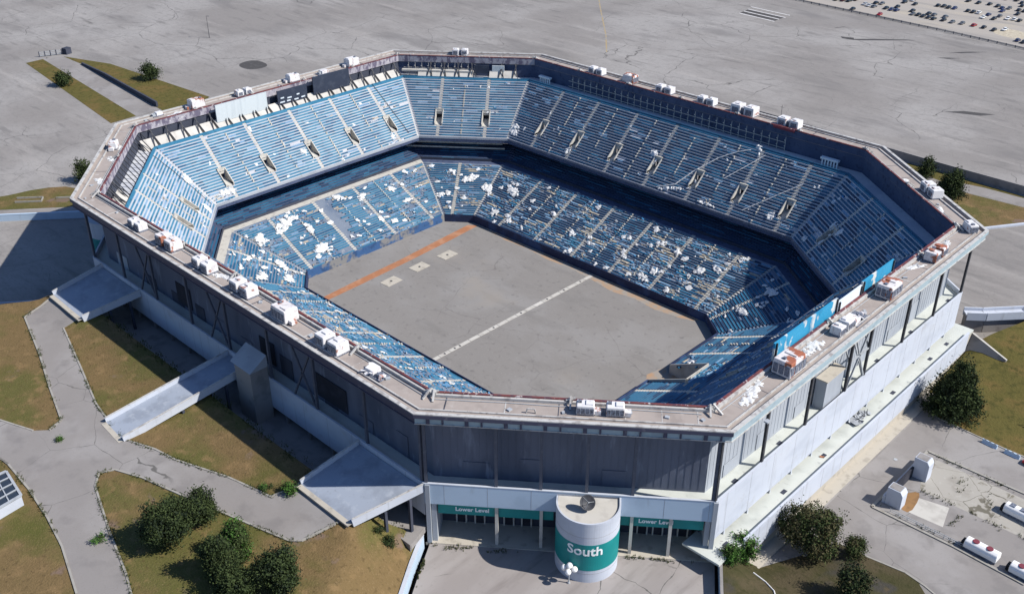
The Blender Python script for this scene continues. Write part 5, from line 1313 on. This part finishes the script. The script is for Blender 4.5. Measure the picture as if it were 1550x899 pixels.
tree('evergreen_tree', 42.8, -127.6, hz(42.8, -127.6), 8.2, 3.5, 'round', [M['leaf_mid'], M['leaf_dark'], M['leaf_black']], 'lighter spiky evergreen touching the largest one on its path side', 5000, .34, gt_, 4)
tree('evergreen_tree', 57.6, -132.4, hz(57.6, -132.4), 10, 3.1, 'column', D3, 'tall narrow dark evergreen at the left of the three-tree clump', 6500, .33, gt_, 5)
tree('evergreen_tree', 55.4, -127.4, hz(55.4, -127.4), 8.2, 3.0, 'column', [M['leaf_mid'], M['leaf_bright'], M['leaf_dark']], 'brightest green evergreen behind the tall narrow one', 5500, .33, gt_, 6)
tree('evergreen_tree', 64.2, -133.0, hz(64.2, -133), 7, 3.4, 'round', D3, 'low evergreen at the bottom edge between two taller evergreens', 5000, .33, gt_, 7)
tree('evergreen_tree', 68.2, -127.0, hz(68.2, -127), 9.2, 4.0, 'round', [M['leaf_dark'], M['leaf_black'], M['leaf_mid']], 'dark evergreen on the dry bank nearest the round tower', 7000, .35, gt_, 8)
tree('shrub', 47.9, -110.0, hz(47.9, -110), 2.2, 1.5, 'bush', BR, 'bright green shrub at the outer corner of the widest footbridge', 900, .26, None, 9, 'shrub')
tree('hedge', 43.4, -112.6, hz(43.4, -112.6), 1.1, 1.3, 'bush', BR, 'low bright green hedge along the kerb beside the bright shrub', 500, .24, None, 10, 'hedge')
tree('shrub', 70.0, -102.6, hz(70.0, -102.6), 1.7, 1.2, 'bush', D3, 'small dark shrub in the grass near the top of the pale blue wall', 500, .24, None, 12, 'shrub')
tree('shrub', 67.4, -103.0, hz(67.4, -103.0), 1.3, .9, 'bush', D3, 'smallest dark shrub in the grass a step from the blue wall', 350, .22, None, 13, 'shrub')
tree('shrub', 33.0, -143.6, hz(33, -143.6) + .1, 1.3, 1.4, 'bush', BR, 'yellow-green shrub growing on the kerb at the lower left path', 350, .22, None, 14, 'shrub')
tree('shrub', -3.4, -134.6, hz(-3.4, -134.6), .8, 1.0, 'bush', BR, 'green weed tuft at the kerb corner by the path junction', 250, .2, None, 15, 'shrub')
tree('pine_tree', 127.4, 31.6, gz(127.4, 31.6), 16.5, 6.8, 'cone', [M['leaf_dark'], M['leaf_black'], M['leaf_mid']], 'big dark pine tree at the edge of the east road', 12000, .42, None, 21)
tree('broadleaf_tree', 126.0, -36.0, mz(126, -36), 10.5, 6.6, 'round', OL, 'broad olive-green tree against the end of the lower east terrace', 10000, .36, None, 23)
tree('shrub', 133.8, -32.0, mz(133.8, -32), 4.6, 2.2, 'round', [M['leaf_mid'], M['leaf_olive'], M['leaf_dark']], 'rounded green shrub on the road kerb next to the olive tree', 2200, .3, None, 24, 'shrub')
tree('conifer', 139.6, -45.2, mz(139.6, -45.2), 7.6, 3.4, 'round', [M['leaf_dark'], M['leaf_black'], M['leaf_olive']], 'dark round conifer on the dull grass bank at the bottom edge', 5500, .34, None, 25)
tree('shrub', 118.4, -50.2, mz(118.4, -50.2), 6.6, 2.9, 'round', BR, 'bright green tall shrub at the corner of the lower east terrace', 3400, .32, None, 26, 'shrub')
tree('shrub', 118.6, -55.6, mz(118.6, -55.6), 3.6, 2.0, 'round', BR, 'lower bright shrub against the thin retaining wall', 1800, .3, None, 27, 'shrub')
tree('conifer', 71.0, 162.4, G, 11.5, 5.2, 'cone', D3, 'dark conical tree beyond the far right roof corner', 4200, .5, None, 31)
tree('conifer', 56.4, 173.0, G, 8.5, 3.6, 'cone', D3, 'smaller conifer half hidden by the far right roof', 1500, .5, None, 32)
tree('lone_tree', -266.0, 29.0, G, 7.5, 4.6, 'round', D3, 'round dark tree on the far grass wedge beside the empty lot', 1500, .6, None, 33)
tree('lone_tree', -287.4, -5.0, G, 6.0, 3.8, 'round', [M['leaf_mid'], M['leaf_dark'], M['leaf_black']], 'small tree on the narrow far grass strip beside the sunken path', 1200, .6, None, 34)
tree('lone_tree', -169.5, -51.5, G, 9.0, 4.0, 'column', D3, 'dark tree peeking out behind the left roof corner', 1500, .5, None, 35)
q = MB(); P_ = [(122.5, -52.5), (125.5, -53.0), (128.4, -54.6), (130.2, -56.8)]
for k in range(3): q.tube((*P_[k], mz(*P_[k]) + .15), (*P_[k + 1], mz(*P_[k + 1]) + .15), .14, .14, 6)
tag(q.build('white_pipe', M['globe']), 'thin white pipe lying on the dull grass bank', 'pipe')
# weeds: uncountable tufts along kerbs and walls
def weeds(name, lines, n, leaf, label, seed, mats=None):
    rs = random.Random(seed); mb = MB()
    for (p, q, w, zf) in lines:
        L = (Vector(q) - Vector(p)).length
        for _ in range(int(n * L)):
            c = Vector(p).lerp(Vector(q), rs.random()); x, y = c.x + rs.gauss(0, w), c.y + rs.gauss(0, w)
            if noise.noise(Vector((x / 3, y / 3, seed))) < -.05: continue
            z = zf(x, y) if callable(zf) else zf
            for _k in range(3):
                a = rs.uniform(0, 6.28); hh = leaf * rs.uniform(.5, 1.3); dx, dy = cos(a) * leaf * .3, sin(a) * leaf * .3
                mb.poly([(x - dy * .5, y + dx * .5, z), (x + dy * .5, y - dx * .5, z), (x + dx * 1.2, y + dy * 1.2, z + hh)], rs.choice((0, 0, 1)))
    o = mb.build(name, mats or [M['weed'], M['leaf_mid']]); tag(o, label, 'weeds', kind='stuff')
weeds('weeds', [((71.4, -93.4), (85.5, -82.6), .45, 0), ((71.4, -93.4), (79, -105), .2, 0), ((101, -69), (113, -60), .3, 0)] +
      [(road[k], road[k + 1], .3, hz) for k in list(range(2, 8)) + list(range(9, 42)) if k not in (18, 19, 20, 37)] + [(hill[k], hill[k + 1], .8, hz) for k in range(5)], 13, .5, 'weeds growing along kerbs and wall feet around the gate and paths', 3)
weeds('yard_weeds', [((131, 12.2), (152, 12.4), .5, G), ((134.5, -2), (160, -1.6), .5, G), ((131, -13.6), (150, -13.4), .4, G), ((140, 9), (141, 3), .6, G), ((147, 7), (149, 3), .7, G), ((144, -9), (145, -4), .3, G)], 7, .5, 'weeds growing in the joints of the loading yard paving', 4)

# ------------------------------------------------------------------ cars in the far lot
CARS = [(-106.0, 405.0, 'd'), (-102.2, 406.2, 'm'), (-98.7, 407.2, 'd'), (-97.2, 413.1, 'm'), (-87.7, 406.3, 's'), (-84.4, 404.9, 's'), (-84.3, 414.2, 'd'), (-80.9, 404.8, 'g'), (-80.9, 415.1, 'g'), (-73.8, 406.0, 'd'), (-70.1, 405.2, 'n'), (-66.9, 405.6, 'n'), (-70.4, 413.8, 'd'), (-87.3, 390.0, 'd'), (-69.7, 389.4, 'r'), (-72.5, 427.9, 'd'), (-74.6, 435.2, 'd'), (-70.9, 436.4, 's'), (-65.6, 427.6, 'd'), (-59.5, 411.0, 'd'), (-56.0, 403.7, 'g'), (-52.8, 404.2, 'd'), (-49.4, 403.1, 'd'), (-49.6, 411.0, 'd'), (-45.9, 402.6, 'd'), (-42.4, 401.8, 'd'), (-46.1, 410.9, 'g'), (-37.0, 402.9, 'd'), (-39.4, 411.0, 'g'), (-31.5, 402.0, 'g'), (-26.2, 403.1, 'g'), (-19.6, 403.5, 'r'), (-13.8, 403.1, 'd'), (-7.5, 401.4, 'd'), (-3.3, 406.3, 'w'), (-54.0, 434.2, 'd'), (-50.8, 434.9, 'd'), (-47.4, 433.9, 'd'), (-44.0, 434.5, 'n'), (-45.5, 458.7, 'd'), (-39.0, 457.9, 'd'), (-32.7, 459.3, 'd'), (-27.3, 457.7, 'd'), (-23.6, 455.0, 'n'), (-20.2, 457.2, 'g'), (-30.7, 480.0, 'd'), (-24.6, 481.1, 'd'), (-19.7, 476.5, 'd'), (-16.9, 469.0, 'd'), (-14.4, 456.8, 'd'), (-11.0, 456.4, 'd'), (-11.3, 446.6, 'd'), (-35.6, 434.0, 'd'), (-32.3, 433.3, 'd'), (-29.0, 433.7, 'w'), (-22.9, 424.8, 'w'), (-23.1, 433.1, 'n'), (-17.2, 426.1, 'd'), (-17.1, 434.6, 'g'), (-20.6, 447.6, 'n'), (-11.4, 431.7, 'w'), (-8.1, 432.9, 'w'), (-4.8, 432.0, 'd'), (10.2, 389.0, 'n'), (13.8, 387.5, 'd')]
CC = {'d': ('black', (.018, .019, .022)), 'n': ('navy blue', (.03, .04, .12)), 'g': ('grey', (.13, .135, .15)), 's': ('silver', (.42, .43, .45)), 'w': ('white', (.75, .75, .74)), 'r': ('red', (.35, .015, .02)), 'm': ('dark maroon', (.06, .012, .018))}
CM = {k: Mat('car_paint_' + v[0].replace(' ', '_'), v[1], .3, .5).done() for k, v in CC.items()}
def car_proto(k):
    r = empty('parked_car', (0, 0, 0))
    q = MB(); L, W = 4.7, 1.85
    prof = [(-2.35, .35), (-2.35, .85), (-1.9, .95), (-1.15, 1.02), (1.7, 1.0), (2.25, .9), (2.35, .6), (2.35, .35)]
    n_ = len(prof); q.mesh([(y, x, z) for y in (-W / 2, W / 2) for x, z in prof], [tuple(range(n_)), tuple(range(2 * n_ - 1, n_ - 1, -1))] + [(j, n_ + j, n_ + (j + 1) % n_, (j + 1) % n_) for j in range(n_)])
    cab = [(-1.2, 1.0, .9), (-.5, 1.45, .72), (1.2, 1.5, .72), (1.95, 1.0, .88)]
    bevel(q.build('body', CM[k], r), .09, 2)
    q = MB(); q.mesh([(s * w, x, z) for s in (-1, 1) for x, z, w in cab], [(0, 1, 2, 3), (7, 6, 5, 4), (0, 4, 5, 1), (2, 6, 7, 3)]); q.build('window', M['glass'], r)
    q = MB(); q.box((0, .35, 1.5), (1.42, 1.75, .07)); q.build('roof', CM[k], r)
    for sx in (-1, 1):
        for y in (-1.45, 1.45):
            q = MB(); q.tube((sx * .75, y, .33), (sx * .95, y, .33), .33, .33, 12); q.build('wheel', M['black'], r)
    return r
protos = {}
rows = [(385, 395, 'by the fence'), (395, 408.0, 'in the nearest row'), (408.0, 420, 'in the second row'), (420, 440, 'in the third row'), (440, 462, 'in the fourth row'), (462, 500, 'in the farthest row')]
cnt = defaultdict(int)
rnd = random.Random(8)
for x, y, k in sorted(CARS):
    rn = next(r_[2] for r_ in rows if r_[0] <= y < r_[1])
    if k not in protos: protos[k] = car_proto(k); o = protos[k]
    else: o = copy_tree(protos[k])
    o.location = (x, y, G + .01); o.rotation_euler = (0, 0, rnd.uniform(-.06, .06) + (pi if rnd.random() < .4 else 0))
    cnt[(rn, k)] += 1
    tag(o, f'{CC[k][0]} car {rn} of the far lot, {ORD[cnt[(rn, k)] - 1]} {CC[k][0]} one along', 'car', 'cars parked in the far lot')
r = copy_tree(protos['r']); r.location = (149.8, 24.2, G); r.rotation_euler = (0, 0, 1.5); r['label'] = 'red car parked beside the green verge next to the pale blue barriers'; del r['group']

# ------------------------------------------------------------------ light, camera, render settings
AZ, EL = radians(30), radians(43)
w = bpy.data.worlds.new('World'); S.world = w; w.use_nodes = True
nt = w.node_tree; bg = nt.nodes['Background']
sky = nt.nodes.new('ShaderNodeTexSky'); sky.sky_type = 'NISHITA'; sky.sun_disc = False
sky.sun_elevation = EL; sky.sun_rotation = pi / 2 - AZ; sky.air_density = 1.2; sky.dust_density = .6; sky.ozone_density = 2.0
tint = nt.nodes.new('ShaderNodeMix'); tint.data_type = 'RGBA'; tint.blend_type = 'MULTIPLY'; tint.inputs[0].default_value = 1
tint.inputs[7].default_value = (.76, .92, 1.2, 1)
nt.links.new(sky.outputs[0], tint.inputs[6]); nt.links.new(tint.outputs[2], bg.inputs[0]); bg.inputs[1].default_value = .08
sl = bpy.data.lights.new('sun', 'SUN'); sl.energy = 5.0; sl.angle = radians(.53); sl.color = (1, .955, .89)
so = bpy.data.objects.new('sun', sl); COL.objects.link(so)
d = Vector((cos(EL) * cos(AZ), cos(EL) * sin(AZ), sin(EL)))
so.rotation_euler = d.to_track_quat('Z', 'Y').to_euler(); so.location = d * 400

cam = bpy.data.cameras.new('camera'); co = bpy.data.objects.new('camera', cam); COL.objects.link(co)
cam.sensor_width = 36; cam.sensor_fit = 'HORIZONTAL'; cam.lens = 36 * 1526.2512 / 1550
cam.clip_start = 1; cam.clip_end = 20000
co.location = (190.645, -192.745, 146.6416)
yaw, pitch = -.767814, .518375
fw = Vector((cos(pitch) * sin(yaw), cos(pitch) * cos(yaw), -sin(pitch)))
co.rotation_euler = fw.to_track_quat('-Z', 'Y').to_euler()
S.camera = co
S.view_settings.view_transform = 'Standard'; S.view_settings.look = 'None'; S.view_settings.gamma = 1; S.view_settings.exposure = .36
S.render.engine = 'CYCLES'; S.cycles.max_bounces = 5; S.cycles.diffuse_bounces = 3
